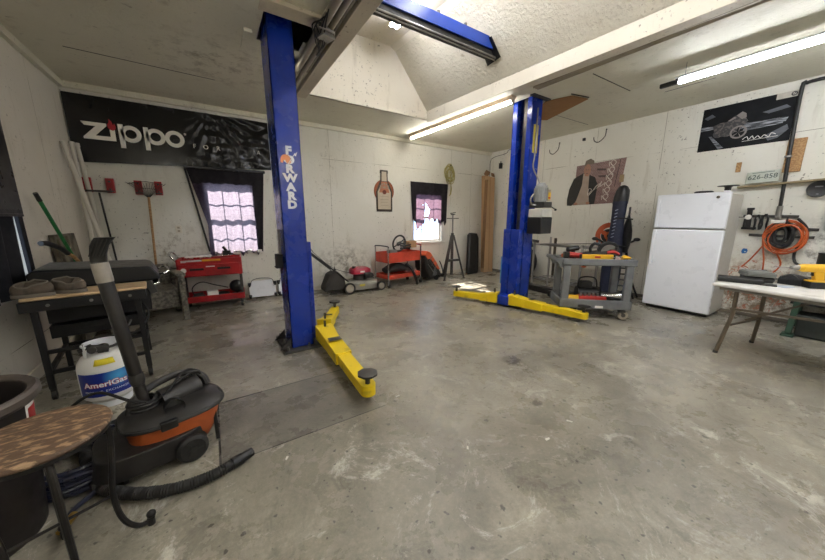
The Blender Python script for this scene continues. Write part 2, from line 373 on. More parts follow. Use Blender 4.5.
M_unlit=mat('unlit_black_plum','#120c14',.9,0,.3,8.)  # near-black cloth painting the curtains' unlit border, where no window shines through
M_navy=mat('navy_cloth','#0d0f18',.85,0,.3,6.)
def sheet(name,m_,l,r,z1,z0,yf,nu,nv,label,cat,hole=None,clear=None):
    mb=MB(); g={}
    for i in range(nu+1):
        for j in range(nv+1):
            u,v=i/nu,j/nv; zb=z0(u) if callable(z0) else z0; z=z1+(zb-z1)*v; x=l(v)+(r(v)-l(v))*u
            g[i,j]=mb.v(yf(x,z,u,v))
    for i in range(nu):
        for j in range(nv):
            if hole and hole((i+.5)/nu,(j+.5)/nv): continue
            if clear:
                p=g[i,j].co; q=g[i+1,j+1].co; cx,cz=(p.x+q.x)/2,(p.z+q.z)/2; mb.mi=0 if (clear[0]<cx<clear[1] and cz<clear[2]) else 1  # faces beyond the window opening take the dark unlit colour
            mb._f([g[i,j],g[i+1,j],g[i+1,j+1],g[i,j+1]])
    return tag(mb.build(name,[m_,M_unlit] if clear else m_,ang=180),label,cat)
def c1l(v): return -.23+ (0 if v<.02 else .19*min(1,v/.62)) - (.0 if v<.62 else .02*(v-.62)/.38)
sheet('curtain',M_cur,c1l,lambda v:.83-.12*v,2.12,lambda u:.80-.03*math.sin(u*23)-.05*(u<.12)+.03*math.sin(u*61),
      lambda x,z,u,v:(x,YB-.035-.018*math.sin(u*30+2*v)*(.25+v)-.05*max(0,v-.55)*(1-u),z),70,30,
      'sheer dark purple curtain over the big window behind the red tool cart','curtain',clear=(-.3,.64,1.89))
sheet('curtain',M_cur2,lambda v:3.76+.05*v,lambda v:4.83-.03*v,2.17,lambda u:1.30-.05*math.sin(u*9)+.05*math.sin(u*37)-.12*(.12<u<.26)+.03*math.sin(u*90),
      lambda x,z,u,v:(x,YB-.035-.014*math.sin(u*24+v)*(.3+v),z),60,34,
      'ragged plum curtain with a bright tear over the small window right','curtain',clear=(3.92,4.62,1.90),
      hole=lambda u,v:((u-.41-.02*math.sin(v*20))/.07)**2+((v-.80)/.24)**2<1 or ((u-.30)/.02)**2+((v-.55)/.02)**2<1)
sheet('curtain',M_navy,lambda v:2.55,lambda v:3.865+.02*v,1.375,.74,lambda y,z,u,v:(XL+.05+.02*math.sin(u*40+v*2),y,z),70,12,
      'dark navy curtain on the left wall below the black screen','curtain')
mb=MB(); mb.b2(XL+.003,XL+.03,4.055,4.13,.74,2.05)
tag(mb.build('curtain',M_navy,bevel=.005),'narrow black cloth strip right of the bright window gap, left wall','curtain')
mb=MB(); mb.beam((-.24,YB-.012,2.1),(-.06,YB-.012,.84),.028,.012,(0,1,0))
tag(mb.build('cloth_strip',M_black),'thin black strip hanging slanted left of the big window','strip')
# ------------------------------------------------------------------ banner and wall things, back wall
M_ban=mat('banner_vinyl','#0e0e0f',.22,0,.2,2.)
M_let=mat('banner_letters','#efebe0',.5,0,.04,4.); M_flame=mat('flame_red','#b0202a',.5,0,.05,4.)
by=YB-.014
def banfold(x,z,u,v):
    k=max(0,min(1,(u-.50)/.14)); dx=x-.13; dz=z-2.93
    a=math.atan2(dz,dx); rr=math.hypot(dx,dz)
    n=noise.noise(Vector((x*5,z*11,0)))*.020*k+noise.noise(Vector((x*22,z*7,3)))*.010*k
    return (x,by-.016-.010*k*math.sin(a*21+rr*6)*min(1,rr*3)-n-.002*noise.noise(Vector((x*3,z*3,7))),z)
bt=thing('banner','long black vinyl banner with a white brand name and red flame','banner',(0,0,0))
mb=MB()
g=[[mb.v(banfold(-1.385+2.34*i/150,2.91-(.83-.09*i/150)*j/40,i/150,j/40)) for j in range(41)] for i in range(151)]
for i in range(150):
    for j in range(40): mb._f([g[i][j],g[i+1][j],g[i+1][j+1],g[i][j+1]])
mb.build('sheet',M_ban,bt,ang=180)
L_=lambda u,v,t:(u,by-.034-t,v)
def ringp(mb,cu,cv,ro,ri,n=30,sx=1.):
    o=[(cu+ro*sx*math.cos(2*PI*i/n),cv+ro*math.sin(2*PI*i/n)) for i in range(n)]
    q=[(cu+ri*sx*math.cos(2*PI*i/n),cv+ri*math.sin(2*PI*i/n)) for i in range(n)]
    for i in range(n):
        k=(i+1)%n; mb.prism([o[i],o[k],q[k],q[i]],L_,0,.004)
mb=MB()
mb.prism([(-1.255,2.585),(-1.015,2.585),(-1.015,2.555),(-1.135,2.425),(-.99,2.425),(-.99,2.515),(-.94,2.515),(-.94,2.375),(-1.25,2.375),(-1.25,2.40),(-1.12,2.54),(-1.225,2.54)],L_,0,.004)
mb.build('letter',M_let,bt,smooth=False)
for x0 in (-.905,-.645):
    mb=MB(); mb.prism([(x0,2.60),(x0+.052,2.60),(x0+.052,2.30),(x0,2.30)],L_,0,.004); ringp(mb,x0+.125,2.487,.108,.058); mb.build('letter',M_let,bt,smooth=False)
mb=MB(); ringp(mb,-.305,2.487,.112,.062); mb.build('letter',M_let,bt,smooth=False)
mb=MB(); ringp(mb,-.178,2.572,.013,.009,12)
for s_,x0 in (('F',-.08),('O',.06),('R',.22),('A',.78)): text_into(mb,s_,.085,lambda u,v,t,x0=x0:(x0+u,by-.034-t,2.42+v),0,.001)
mb.build('small_lettering',M_let,bt,smooth=False)
mb=MB(); mb.prism([(-.985,2.515),(-.955,2.505),(-.93,2.53),(-.925,2.56),(-.935,2.60),(-.95,2.575),(-.96,2.62),(-.985,2.65),(-.985,2.61),(-1.005,2.575),(-1.005,2.54)],L_,0,.005); mb.build('flame',M_flame,bt,smooth=False)
mb=MB(); mb.box((.30,YB-.045,2.12),(1.1,.04,.045)); 
tag(mb.build('curtain_rod_sleeve',mat('plastic_wrap','#26262a',.22,0,.2,20.,bump=.6,bsc=30.),bevel=.012),'black plastic wrapped batten above the big window','batten')
# wall tool holders, snow brush and rake
def holder(x,z,label):
    t=thing('tool_clip',label,'tool holder',(x,YB,z),0,'red tool holders on the back wall')
    m=MB(); m.box((0,-.02,0),(.085,.035,.19)); m.build('plate',M_red,t,bevel=.004)
    m=MB(); m.cyl((0,-.04,.05),(0,-.06,.05),.012,n=10); m.cyl((0,-.04,-.05),(0,-.06,-.05),.012,n=10); m.box((0,-.05,-.075),(.07,.03,.018)); m.build('hook',M_dsteel,t)
for x,z,l in ((-1.31,1.80,'red tool holder nearest the left corner under the banner'),(-1.09,1.80,'red tool holder second from the left corner, right end of thin tool'),(-.80,1.79,'red tool holder over the left half of the rake head'),(-.58,1.79,'red tool holder over the right half of the rake head')): holder(x,z,l)
t=thing('garden_hoe','thin dark handled tool hanging from the leftmost red holders','garden tool',(-1.2,YB-.09,0))
m=MB(); m.cyl((0,0,1.70),(.05,.02,.55),.011,n=8); m.build('handle',M_dark,t)
m=MB(); m.beam((-.13,0,1.72),(.13,0,1.72),.02,.025); m.build('head',M_dsteel,t)
t=thing('rake','wire leaf rake with a wooden handle hanging head up','rake',(-.70,YB-.09,0))
m=MB(); m.cyl((0,0,1.66),(-.06,.03,.35),.015,n=8); m.build('handle',M_wood,t)
m=MB()
for k in range(13):
    a=(k-6)/6; m.tube([(0,0,1.64),(a*.09,-.005,1.74),(a*.20,-.01,1.84),(a*.215,-.05,1.845)],.0028,5,3)
m.tube([(-.12,-.008,1.76),(0,-.01,1.78),(.12,-.008,1.76)],.003,5,3); m.tube([(-.2,-.01,1.83),(0,-.012,1.87),(.2,-.01,1.83)],.004,5,3); m.build('tines',M_dsteel,t)
# electric outlet
t=thing('wall_outlet','white wall outlet between rake and big window','outlet',(-.42,YB,1.2))
m=MB(); m.box((0,-.006,0),(.075,.012,.115)); m.build('cover_plate',MT,t,bevel=.002)
m=MB(); m.box((0,-.014,.025),(.03,.006,.028)); m.box((0,-.014,-.025),(.03,.006,.028)); m.build('socket',M_tan,t)
# PVC pipes in the left corner
M_pvc=mat('white_pvc','#c9c4b8',.4,0,.08,5.)
for i,(p,q,l) in enumerate((((-1.37,5.50,2.26),(-1.05,5.45,.0),'white plastic pipe in the left corner, leaning farthest right'),((-1.35,5.72,2.30),(-1.30,5.55,.0),'white plastic pipe standing most upright in the left corner'),((-1.335,5.84,2.31),(-1.20,5.77,.0),'white plastic pipe against the back wall by the corner'))):
    p,q=Vector(p),Vector(q); m=MB(); d=(q-p).normalized(); m.cyl(p,q,.024,n=14,cap=False); m.cyl(p,q,.020,n=14,cap=False); m.cyl(p+d*.001,p+d*.05,.029,n=14,cap=False)
    tag(m.build('plastic_pipe',M_pvc),l,'pipe','white plastic pipes in the corner')
# green pole, axe, weathered board behind the griddle
t=thing('broom','green metal handled broom leaning behind the griddle','broom',(-1.33,4.55,0))
m=MB(); m.cyl((0,-.15,1.52),(.12,.62,.18),.016,n=10); m.build('handle',mat('green_paint','#1c6b35',.35,0,.2,8.),t); m=MB(); m.cyl((0,-.15,1.52),(-.006,-.19,1.59),.019,.017,10); m.build('cap',M_black,t)
m=MB(); m.box((.12,.66,.09),(.25,.06,.18),(R(12),0,0)); m.build('bristles',M_dark,t,bevel=.01)
m=MB(); m.box((-1.335,4.90,.60),(.035,.60,1.19),(0,R(-4),0)); m.box((-1.33,4.93,.95),(.02,.06,.45),(0,R(-4),0)); m.box((-1.33,4.68,.9),(.02,.05,.5),(0,R(-4),0))
tag(m.build('old_plank',mat('weathered_wood','#77705f',.8,0,.4,6.,'#4a4337',(.45,.6),bump=.5),bevel=.006),'weathered grey board leaning on the left wall behind the griddle','board')
t=thing('splitting_axe','axe with black grip and orange wooden shaft behind the griddle','axe',(-1.26,4.02,-.10))
m=MB(); m.tube([(-.02,.03,1.24),(0,.10,1.235),(.03,.25,1.18),(.05,.33,1.12)],.022,10,4); m.build('grip',M_blackr,t)
m=MB(); m.tube([(.05,.33,1.12),(.08,.45,1.02),(.13,.7,.6),(.16,.86,.3)],.016,8,4); m.build('shaft',M_wood,t); m=MB(); m.box((.17,.9,.2),(.05,.2,.14),(R(20),0,0)); m.build('axe_head',M_dsteel,t,bevel=.01)
# television on the left wall
t=thing('television','large black flat screen mounted high on the left wall','television',(XL,3.24,1.81))
m=MB(); m.box((.07,0,0),(.045,1.46,.84)); m.build('housing',M_black,t,bevel=.006)
m=MB(); m.box((.0935,0,.012),(.003,1.43,.79)); m.build('screen',mat('dark_screen','#07090d',.32,0,.1,3.),t)
m=MB(); m.box((.024,0,0),(.045,.4,.4)); m.build('wall_bracket',M_dark,t)
m=MB(); m.box((.075,0,-.428),(.04,1.44,.018)); m.build('speaker_bar',M_dark,t)
# ------------------------------------------------------------------ bottle sign, rope, small window wall
t=thing('bottle_sign','cut-out tin beer bottle sign on a round copper disc','sign',(3.12,YB,1.93))
m=MB(); fb=lambda u,v,tt:(u,-tt,v)
m.prism([(.235*math.cos(2*PI*i/40),.235*math.sin(2*PI*i/40)) for i in range(40)],fb,.004,.012); m.build('disc',mat('copper_disc','#8f4e2c',.42,.25,.2,4.,'#6b3519'),t)
body=[(-.185,-.42),(.185,-.42),(.19,-.36),(.19,-.02),(.15,.08),(.09,.2),(.085,.35),(.095,.37),(.09,.42),(-.09,.42),(-.095,.37),(-.085,.35),(-.09,.2),(-.15,.08),(-.19,-.02),(-.19,-.36)]
m=MB(); m.prism(body,fb,.012,.017); m.build('bottle',mat('bottle_dark','#33291f',.4,0,.3,6.),t)
m=MB(); m.prism([(-.15,-.37),(.15,-.37),(.155,-.02),(.1,.09),(-.1,.09),(-.155,-.02)],fb,.017,.020); m.prism([(-.06,.2),(.06,.2),(.055,.39),(-.055,.39)],fb,.017,.020)
m.build('label',mat('bottle_label','#b9ac98',.5,0,.1,8.),t)
m=MB(); m.prism([(-.12,-.03),(.12,-.03),(.085,.09),(.07,.19),(-.07,.19),(-.085,.09)],fb,.020,.022); m.build('neck_label',mat('neck_label','#a8694c',.5,0,.1,8.),t)
m=MB()
for k in range(7):
    a=PI*k/6; m.beam((.0,-.024,.06),(.11*math.cos(a),-.024,.06+.1*math.sin(a)),.008,.003,(0,1,0))
    m.cyl((.10*math.cos(a),-.022,.06+.09*math.sin(a)),(.10*math.cos(a),-.026,.06+.09*math.sin(a)),.018,n=10)
for zz in (-.11,-.17,-.23,-.29): m.box((0,-.0225,zz),(.2-.02*abs(zz*10%2),.003,.006))
m.build('print',mat('print_grey','#8f8878',.5),t); m=MB(); m.cyl((0,-.022,-.02),(0,-.027,-.02),.045,n=18); m.build('seal',mat('seal_brown','#6b2c18',.5),t)
t=thing('rope_coil','coil of pale yellow rope hanging beside the small window','rope',(4.86,YB-.04,2.40))
m=MB(); pts=[]
for k in range(9*14):
    a=2*PI*k/14; rr=.115+.03*math.sin(k*.37)+.015*math.sin(k*1.1); pts.append((rr*math.cos(a)+.02*math.sin(k*.05),-.02+.022*math.sin(k*.21),rr*1.35*math.sin(a)+.03*math.sin(k*.083)))
m.tube(pts,.008,6); m.tube([(.0,-.03,.17),(-.03,-.06,.0),(.01,-.05,-.2),(.02,-.03,-.42),(-.01,-.03,-.5)],.009,6,4); m.tube([(.02,-.03,-.22),(.05,-.03,-.35),(.02,-.03,-.48)],.009,6,4)
m.build('loops',mat('rope_yellow','#a39a63',.8,0,.25,20.),t); m=MB(); m.cyl((0,.035,.18),(0,-.06,.19),.008,n=8); m.build('hook',M_dsteel,t)
# ------------------------------------------------------------------ red tool cart
t=thing('tool_cart','bright red rolling tool cart with one drawer under the big window','tool cart',(-.06,5.60,0),R(-4))
W_,D_=.80,.40
m=MB(); m.b2(-W_/2,W_/2,-D_/2,D_/2,.52,.54)
for a in (-1,1): m.b2(-W_/2,W_/2,a*D_/2-.01,a*D_/2+.01,.52,.78)
for a in (-1,1): m.b2(a*W_/2-.01,a*W_/2+.01,-D_/2,D_/2,.52,.78)
m.b2(-W_/2,W_/2,-D_/2,D_/2,.72,.73); m.build('cabinet',M_red,t,bevel=.004)
dr=MB(); dr.b2(-W_/2+.02,W_/2-.02,-D_/2-.022,-D_/2-.008,.54,.70); dr=dr.build('drawer',M_red,t,bevel=.005)
for x in (-.17,.17): m=MB(); m.b2(x-.085,x+.085,-D_/2-.03,-D_/2-.02,.615,.645); m.build('handle',M_black,dr,bevel=.003)
m=MB(); m.cyl((-.33,-D_/2-.022,.62),(-.33,-D_/2-.025,.62),.035,n=20); m.box((0,-D_/2-.024,.665),(.11,.003,.014)); m.build('badge',M_paper,dr)
m=MB(); m.box((-.20,-D_/2-.012,.755),(.20,.003,.025)); m.box((-.32,-D_/2-.012,.75),(.06,.003,.03)); m.build('sticker',mat('sticker_grey','#b9b4b4',.5),t)
m=MB(); m.box((.02,-D_/2-.012,.757),(.23,.003,.028)); m.box((.02,-D_/2-.0135,.757),(.19,.002,.010)); m.build('sticker',mat('sticker_yellow','#d79a1e',.5),t)
m=MB(); m.b2(-W_/2,W_/2,-D_/2,D_/2,.13,.145)
for a in (-1,1): m.b2(-W_/2,W_/2,a*D_/2-.008,a*D_/2+.008,.13,.22); m.b2(a*W_/2-.008,a*W_/2+.008,-D_/2,D_/2,.13,.22)
m.build('shelf',M_red,t,bevel=.004)
for a in (-1,1):
    for b in (-1,1):
        m=MB(); m.b2(a*(W_/2-.02)-.018,a*(W_/2-.02)+.018,b*(D_/2-.02)-.012,b*(D_/2-.02)+.012,.10,.55); m.build('post',M_dsteel,t)
        m=MB(); m.cyl((a*.36-.015,b*.16,.05),(a*.36+.015,b*.16,.05),.048,n=18); m.box((a*.36,b*.16,.09),(.04,.05,.03)); m.build('caster',M_blackr,t)
m=MB(); m.tube([(-W_/2,-.15,.74),(-W_/2-.08,-.15,.86),(-W_/2-.08,.15,.86),(-W_/2,.15,.74)],.013,8,4); m.build('push_handle',M_chrome,t)
# things on the red tool cart
def small(name,label,cat,m_,fn,group=None,bevel=.003,**k):
    mb=MB(); fn(mb); return tag(mb.build(name,m_,bevel=bevel,**k),label,cat,group)
small('rag','crumpled pale rag on top of the red tool cart, left half','rag',M_paper,lambda m:m.grid(14,10,lambda u,v:(-.38+.34*u,5.5+.2*v,.80+.018*math.sin(u*19)*math.sin(v*13))),bevel=0,solid=.006)
small('wrench','steel wrench lying on the red tool cart top','wrench',M_chrome,lambda m:(m.beam((-.02,5.50,.80),(.2,5.58,.80),.02,.008),m.cyl((-.03,5.495,.794),(-.03,5.495,.806),.025,n=6),m.cyl((.21,5.585,.794),(.21,5.585,.806),.022,n=6)))
small('sander','black power tool on the right end of the red tool cart','power tool',M_black,lambda m:(m.box((.16,5.62,.83),(.11,.09,.08)),m.cyl((.16,5.62,.86),(.12,5.60,.93),.022,n=10),m.tube([(.2,5.6,.82),(.27,5.55,.80),(.31,5.6,.79)],.006,6,4)),bevel=.01)
small('socket_box','small white box on the lower shelf of the red cart','box',M_paper,lambda m:m.box((-.09,5.49,.21),(.14,.10,.13),(0,0,.1)))
small('extension_lead','black cable heap on the red cart lower shelf','cable',M_blackr,lambda m:(m.tube([(.0+.13*math.cos(a*.9)+.0*a,5.57+.10*math.sin(a*.9),.16+.002*a) for a in range(28)],.009,6,3),m.tube([(-.3,5.55,.16),(-.34,5.5,.33),(-.22,5.5,.42),(-.05,5.5,.36),(.12,5.5,.30)],.008,6,5)),bevel=0)
small('work_light','round black work light on right of the red cart lower shelf','work light',M_black,lambda m:(m.lathe([(.03,-.04),(.085,-.03),(.10,0),(.085,.04),(.04,.07)],18,(.24,5.56,.30),Matrix.Rotation(R(80),4,'X')),m.box((.24,5.56,.17),(.14,.10,.04)),m.cyl((.24,5.56,.18),(.24,5.56,.24),.014,n=8)),bevel=0)
small('sanding_block','dark block on the red cart lower shelf, left end','tool',M_dark,lambda m:(m.box((-.27,5.54,.18),(.16,.1,.06)),m.cyl((-.33,5.54,.23),(-.21,5.54,.24),.016,n=8)))
# ------------------------------------------------------------------ creeper leaning on the back wall
def creeper(x,label,lean):
    t=thing('mechanic_creeper',label,'creeper',(x,YB-.05,0),R(-3))
    m=MB(); w=.20
    m.prism([(-w,.03),(w,.03),(w+.01,.2),(w-.04,.31),(-w+.04,.31),(-w-.01,.2)],lambda u,v,tt:(u,-.08-tt+(v*.16),v),0,.03); m.build('deck',M_white,t,bevel=.006)
    m=MB(); m.tube([(-w+.02,-.10,.24),(-w+.05,-.09,.33),(0,-.08,.355),(w-.05,-.09,.33),(w-.02,-.10,.24)],.006,6,4); m.build('rail',M_dsteel,t)
    for a in (-1,1):
        for zz in (.05,.25):
            m=MB(); m.cyl((a*w-.014,-.14+zz*.16,zz),(a*w+.014,-.14+zz*.16,zz),.033,n=14); m.box((a*w,-.11+zz*.16,zz+.01),(.045,.04,.04)); m.build('caster',M_blackr,t)
creeper(.64,'white mechanic creeper with black wheels leaning right of the red cart',.1)
creeper(1.10,'white mechanic creeper mostly hidden behind the left lift post',.1)
# ------------------------------------------------------------------ resin armchair
t=thing('garden_armchair','grey woven resin garden armchair beside the griddle','chair',(-.84,5.30,0),R(12))
M_res=mat('grey_resin','#7a7466',.65,0,.25,30.,'#4a463e',(.4,.6),bump=.4,bsc=90.)
m=MB(); m.b2(-.33,.33,-.31,.33,.18,.42); m.build('seat',M_res,t,bevel=.02)
m=MB(); m.box((0,.33,.53),(.66,.07,.36),(R(-10),0,0)); m.build('backrest',M_res,t,bevel=.02)
for a in (-1,1):
    m=MB(); m.box((a*.36,-.02,.62),(.11,.70,.035)); m.tube([(a*.36,-.34,.62),(a*.36,-.40,.58),(a*.37,-.41,.5)],.03,8,3); m.build('armrest',M_res,t,bevel=.012)
    for b in (-.33,.30):
        m=MB(); m.prism([(b-.035,.62),(b+.06,.62),(b+.035,0),(b-.03,0)] if b>0 else [(b-.06,.62),(b+.06,.62),(b+.0,0),(b-.075,0)],lambda u,v,tt:(a*.36+tt,u,v),-.035,.035); m.build('leg',M_res,t,bevel=.012)
# ------------------------------------------------------------------ flat top griddle
t=thing('griddle','black outdoor flat top griddle with closed lid and side shelf','griddle',(-.90,3.57,0),R(8))
M_gblack=mat('griddle_black','#0c0c0d',.45,0,.3,6.)
def cast(m,x,y,zt=.10):
    m.cyl((x-.012,y,.035),(x+.012,y,.035),.035,n=16); m.beam((x,y,.03),(x,y,zt),.03,.025)
for x,y in ((-.28,-.28),(.28,-.28),(-.28,.42),(.28,.42)):
    m=MB(); m.b2(x-.018,x+.018,y-.018,y+.018,.09 if y<0 else .0,.70); lg=m.build('leg',M_gblack,t,bevel=.003)
    if y<0: m=MB(); cast(m,x,y); m.build('caster',M_dark,lg)
m=MB()
for z in (.20,.36): m.b2(-.28,.28,-.29,-.265,z,z+.03); m.b2(-.28,.28,.405,.43,z,z+.03)
m.b2(-.295,-.265,-.28,.42,.20,.23); m.b2(.265,.295,.1,.42,.20,.23); m.build('rail',M_gblack,t,bevel=.002)
m=MB(); m.b2(-.28,.36,.02,.62,.52,.77); m.build('firebox',M_gblack,t,bevel=.006)
m=MB(); m.b2(-.34,.34,-.33,.0,.70,.775); m.build('side_shelf',M_gblack,t,bevel=.004)
m=MB()
for x in (-.2,.02,.24): m.cyl((x,-.331,.74),(x,-.337,.74),.011,n=12)
m.build('bolt',M_steel,t)
m=MB(); prof=[(-.33,.79),(.44,.79),(.46,.81),(.41,.905),(.37,.92),(-.31,.95),(-.35,.92)]
m.prism(prof,lambda u,v,tt:(u,tt,v),0.06,.70); lid=m.build('lid',mat('lid_black','#0c0c0d',.42,0,.2,6.),t,bevel=.012)
m=MB(); m.prism([(-.305,.9535),(.365,.9235),(.405,.909),(.405,.9105),(.366,.925),(-.305,.955)],lambda u,v,tt:(u,tt,v),.075,.685); m.build('grey_top',mat('lid_grey','#55534f',.5,0,.15,6.),lid)  # thin grey layer, lighter than the black lid under it
m=MB(); m.tube([(.455,.14,.83),(.52,.14,.85),(.52,.60,.85),(.455,.60,.83)],.011,8,2); m.build('handle',M_chrome,lid)
m=MB(); m.box((.375,.34,.73),(.05,.66,.12),(0,R(-18),0)); cp=m.build('control_panel',M_dsteel,t,bevel=.004)
for y in (.10,.24,.40,.54):
    m=MB(); m.cyl((.39,y,.735),(.435,y,.75),.024,n=14); m.cyl((.435,y,.75),(.44,y,.752),.018,n=14); m.build('knob',M_chrome,cp)
m=MB(); m.b2(-.28,.28,.0,.5,.40,.5); m.box((-.02,-.002,.45),(.2,.004,.02)); m.build('grease_tray',M_gblack,t,bevel=.005)
m=MB(); m.tube([(.30,.02,.60),(.33,-.06,.50),(.25,-.16,.40),(.12,-.30,.38),(.05,-.40,.42)],.009,8,5); m.build('gas_hose',M_blackr,t)
M_lwood=mat('cutting_board','#c9ad88',.55,0,.12,4.,'#a98c66',(.4,.65),stretch=(1,9,9))
G=Matrix.Translation((-.90,3.57,0))@Matrix.Rotation(R(8),4,'Z')
m=MB(); m.M=G; m.b2(-.33,.35,-.32,-.02,.778,.80); tag(m.build('cutting_board',M_lwood,bevel=.006),'long pale wooden board lying on the griddle side shelf','board')
M_shoe=mat('shoe_canvas','#5a4f43',.85,0,.3,16.,'#3a342e',bump=.3); M_shoe2=mat('shoe_sole','#6f675c',.8,0,.15,9.); M_shin=mat('shoe_lining','#15110f',.9)
def shoe(x,y,rz,label):
    fy=1 if math.cos(rz)>0 else -1
    c=G@Vector((x,y,.801)); t=thing('slip_on_shoe',label,'shoe',c,R(9)+rz,'slip-on shoes on the side shelf'); t.scale=(.86,.9,1.0)
    def outl(u,s,z,e=1.): 
        n=22; o=[]
        for i in range(n):
            a=2*PI*i/n; ca,sa=math.cos(a),math.sin(a)
            hw=.042+.010*ca-.006*(ca<-.2); o.append((ca*.122*s*e,sa*hw*s,z))
        return o
    m=MB(); rings=[[m.v(p) for p in outl(0,s,z)] for s,z in ((.98,0),(1.04,.004),(1.04,.022),(1.0,.026))]; m.loft(rings); m.build('sole',M_shoe2,t)
    m=MB(); rr=[]
    for s,z in ((1.0,.026),(1.02,.058),(.95,.080),(.78,.090)):
        rr.append([m.v((p[0],p[1],p[2]+(.55*p[1]*(fy) if z>.05 else 0)+(.014 if p[0]<0 and z>.05 else 0))) for p in outl(0,s,z)])
    m.loft(rr,False)
    # vamp over the toes
    top=rr[-1]; n=len(top); cs=[v.co.copy() for v in top]
    fr=[i for i in range(n) if cs[i].x>.035]; 
    idx=sorted(fr,key=lambda i:(i if i<n//2 else i-n)); vv=[top[i] for i in idx]
    k=len(vv)
    for a in range(k//2): m._f([vv[a],vv[a+1],vv[k-2-a],vv[k-1-a]]) if a+1<k-2-a else (m._f([vv[a],vv[a+1],vv[k-1-a]]) if a+1==k-2-a else None)
    m.build('upper',M_shoe,t,solid=.004)
    m=MB(); m.tube([(p[0],p[1],p[2]+.55*p[1]*fy+(.014 if p[0]<0 else 0)) for p in outl(0,.78,.090)],.006,6,0,True); m.build('collar',M_shoe2,t)
    m=MB(); m.loft([[m.v(p) for p in outl(0,s,z)] for s,z in ((.9,.028),(.88,.034))]); m.build('insole',M_shin,t)
shoe(-.265,-.265,R(172),'brown slip-on shoe at the left end of the side shelf')
shoe(-.095,-.24,R(-24),'brown slip-on shoe on the side shelf, right of its mate')
# ------------------------------------------------------------------ propane tank
t=thing('propane_tank','white propane cylinder with a blue exchange label under the griddle','gas cylinder',(-.765,3.0,0))
m=MB(); m.lathe([(.0,.03),(.10,.035),(.148,.08),(.154,.12),(.154,.30),(.148,.335),(.125,.375),(.07,.405),(.0,.41)],36); m.build('cylinder',mat('tank_white','#dcdad5',.4,0,.08,6.),t)
m=MB(); m.lathe([(.105,0),(.112,0),(.112,.05),(.105,.05)],30,cap=False); m.build('foot_ring',M_white,t)
m=MB()
for a0,a1 in ((190,230),(10,170)):
    for k in range(a0,a1,10):
        q=[]
        for r_,z in ((.105,.38),(.105,.465)):
            q.append([m.v((r_*math.cos(R(a)),r_*math.sin(R(a)),z)) for a in (k,k+10)])
        m._f([q[0][0],q[0][1],q[1][1],q[1][0]])
    m.tube([(.105*math.cos(R(k)),.105*math.sin(R(k)),.465) for k in range(a0,a1+1,10)],.007,6)
bmesh.ops.remove_doubles(m.bm,verts=m.bm.verts[:],dist=.0005); m.build('collar',M_white,t)
m=MB(); m.cyl((0,0,.39),(0,0,.45),.022,n=12); m.box((.0,-.03,.42),(.03,.06,.03)); m.cyl((-.03,-.0,.43),(.03,0,.43),.018,n=10); va=m.build('valve',M_steel,t); m=MB(); m.lathe([(.0,.43),(.028,.435),(.03,.445),(.0,.455)],12); m.build('hand_wheel',M_black,va)
m=MB(); m.box((.0,-.06,.44),(.09,.05,.04),(0,R(15),.3)); m.cyl((-.03,-.06,.44),(-.03,-.11,.45),.024,n=12); m.box((-.08,-.04,.45),(.07,.03,.025),(0,R(-20),0)); m.tube([(.05,-.06,.44),(.09,-.03,.45),(.12,.03,.50),(.16,.10,.58)],.009,8,4); m.build('regulator',M_dsteel,va)
ang0=math.atan2(-3.0,.8)  # faces the camera side
def wrap(mb,a0,a1,z0,z1,r_,n=18,zf=None):
    g=[[mb.v((r_*math.cos(a0+(a1-a0)*i/n),r_*math.sin(a0+(a1-a0)*i/n),(z0+(z1-z0)*j) )) for j in (0,1)] for i in range(n+1)]
    for i in range(n): mb._f([g[i][0],g[i+1][0],g[i+1][1],g[i][1]])
t2=NT('tank_label'); O=t2.tc.outputs['Object']; vv=t2.n('ShaderNodeVectorMath',operation='SUBTRACT'); t2.l(O,vv.inputs[0]); vv.inputs[1].default_value=(.08,-.13,.24); ln=t2.n('ShaderNodeVectorMath',operation='LENGTH'); t2.l(vv.outputs[0],ln.inputs[0])
t2.bsdf(t2.mix(t2.ramp(ln.outputs['Value'],.0,.085),lin('#4aa6d8'),lin('#12247c')),.35)
m=MB(); wrap(m,ang0-1.25,ang0+1.0,.11,.285,.1553); lb=m.build('blue_label',t2.m,t)
def onc(a,z,r_): return (r_*math.cos(a),r_*math.sin(a),z)
for s_,sz,z,off,mm,nm in (('AmeriGas',.054,.20,0,M_white,'brand_lettering'),('PROPANE  EXCHANGE',.022,.148,0,M_white,'small_lettering')):
    m=MB(); text_into(m,s_,sz,lambda u,v,tt,z=z:onc(ang0-.17+u/.1553,z+v,.1566),0,.001,bold=.0012 if sz>.05 else 0,sx=1.1); m.build(nm,mm,lb,smooth=False)
m=MB(); text_into(m,'AmeriGas',.054,lambda u,v,tt:onc(ang0-.17+u/.1553,.20+v,.156),0,.001,bold=.004,sx=1.1); m.build('brand_outline',mat('label_red','#b01c24',.4),lb,smooth=False)
m=MB(); g=[[m.v(((.153-.028*j)*math.cos(ang0-.45+.75*i/6),(.153-.028*j)*math.sin(ang0-.45+.75*i/6),.343+.036*j)) for j in (0,1)] for i in range(7)]
for i in range(6): m._f([g[i][0],g[i+1][0],g[i+1][1],g[i][1]])
m.build('yellow_tag',mat('tag_yellow','#d9c71e',.5),t,solid=.002)
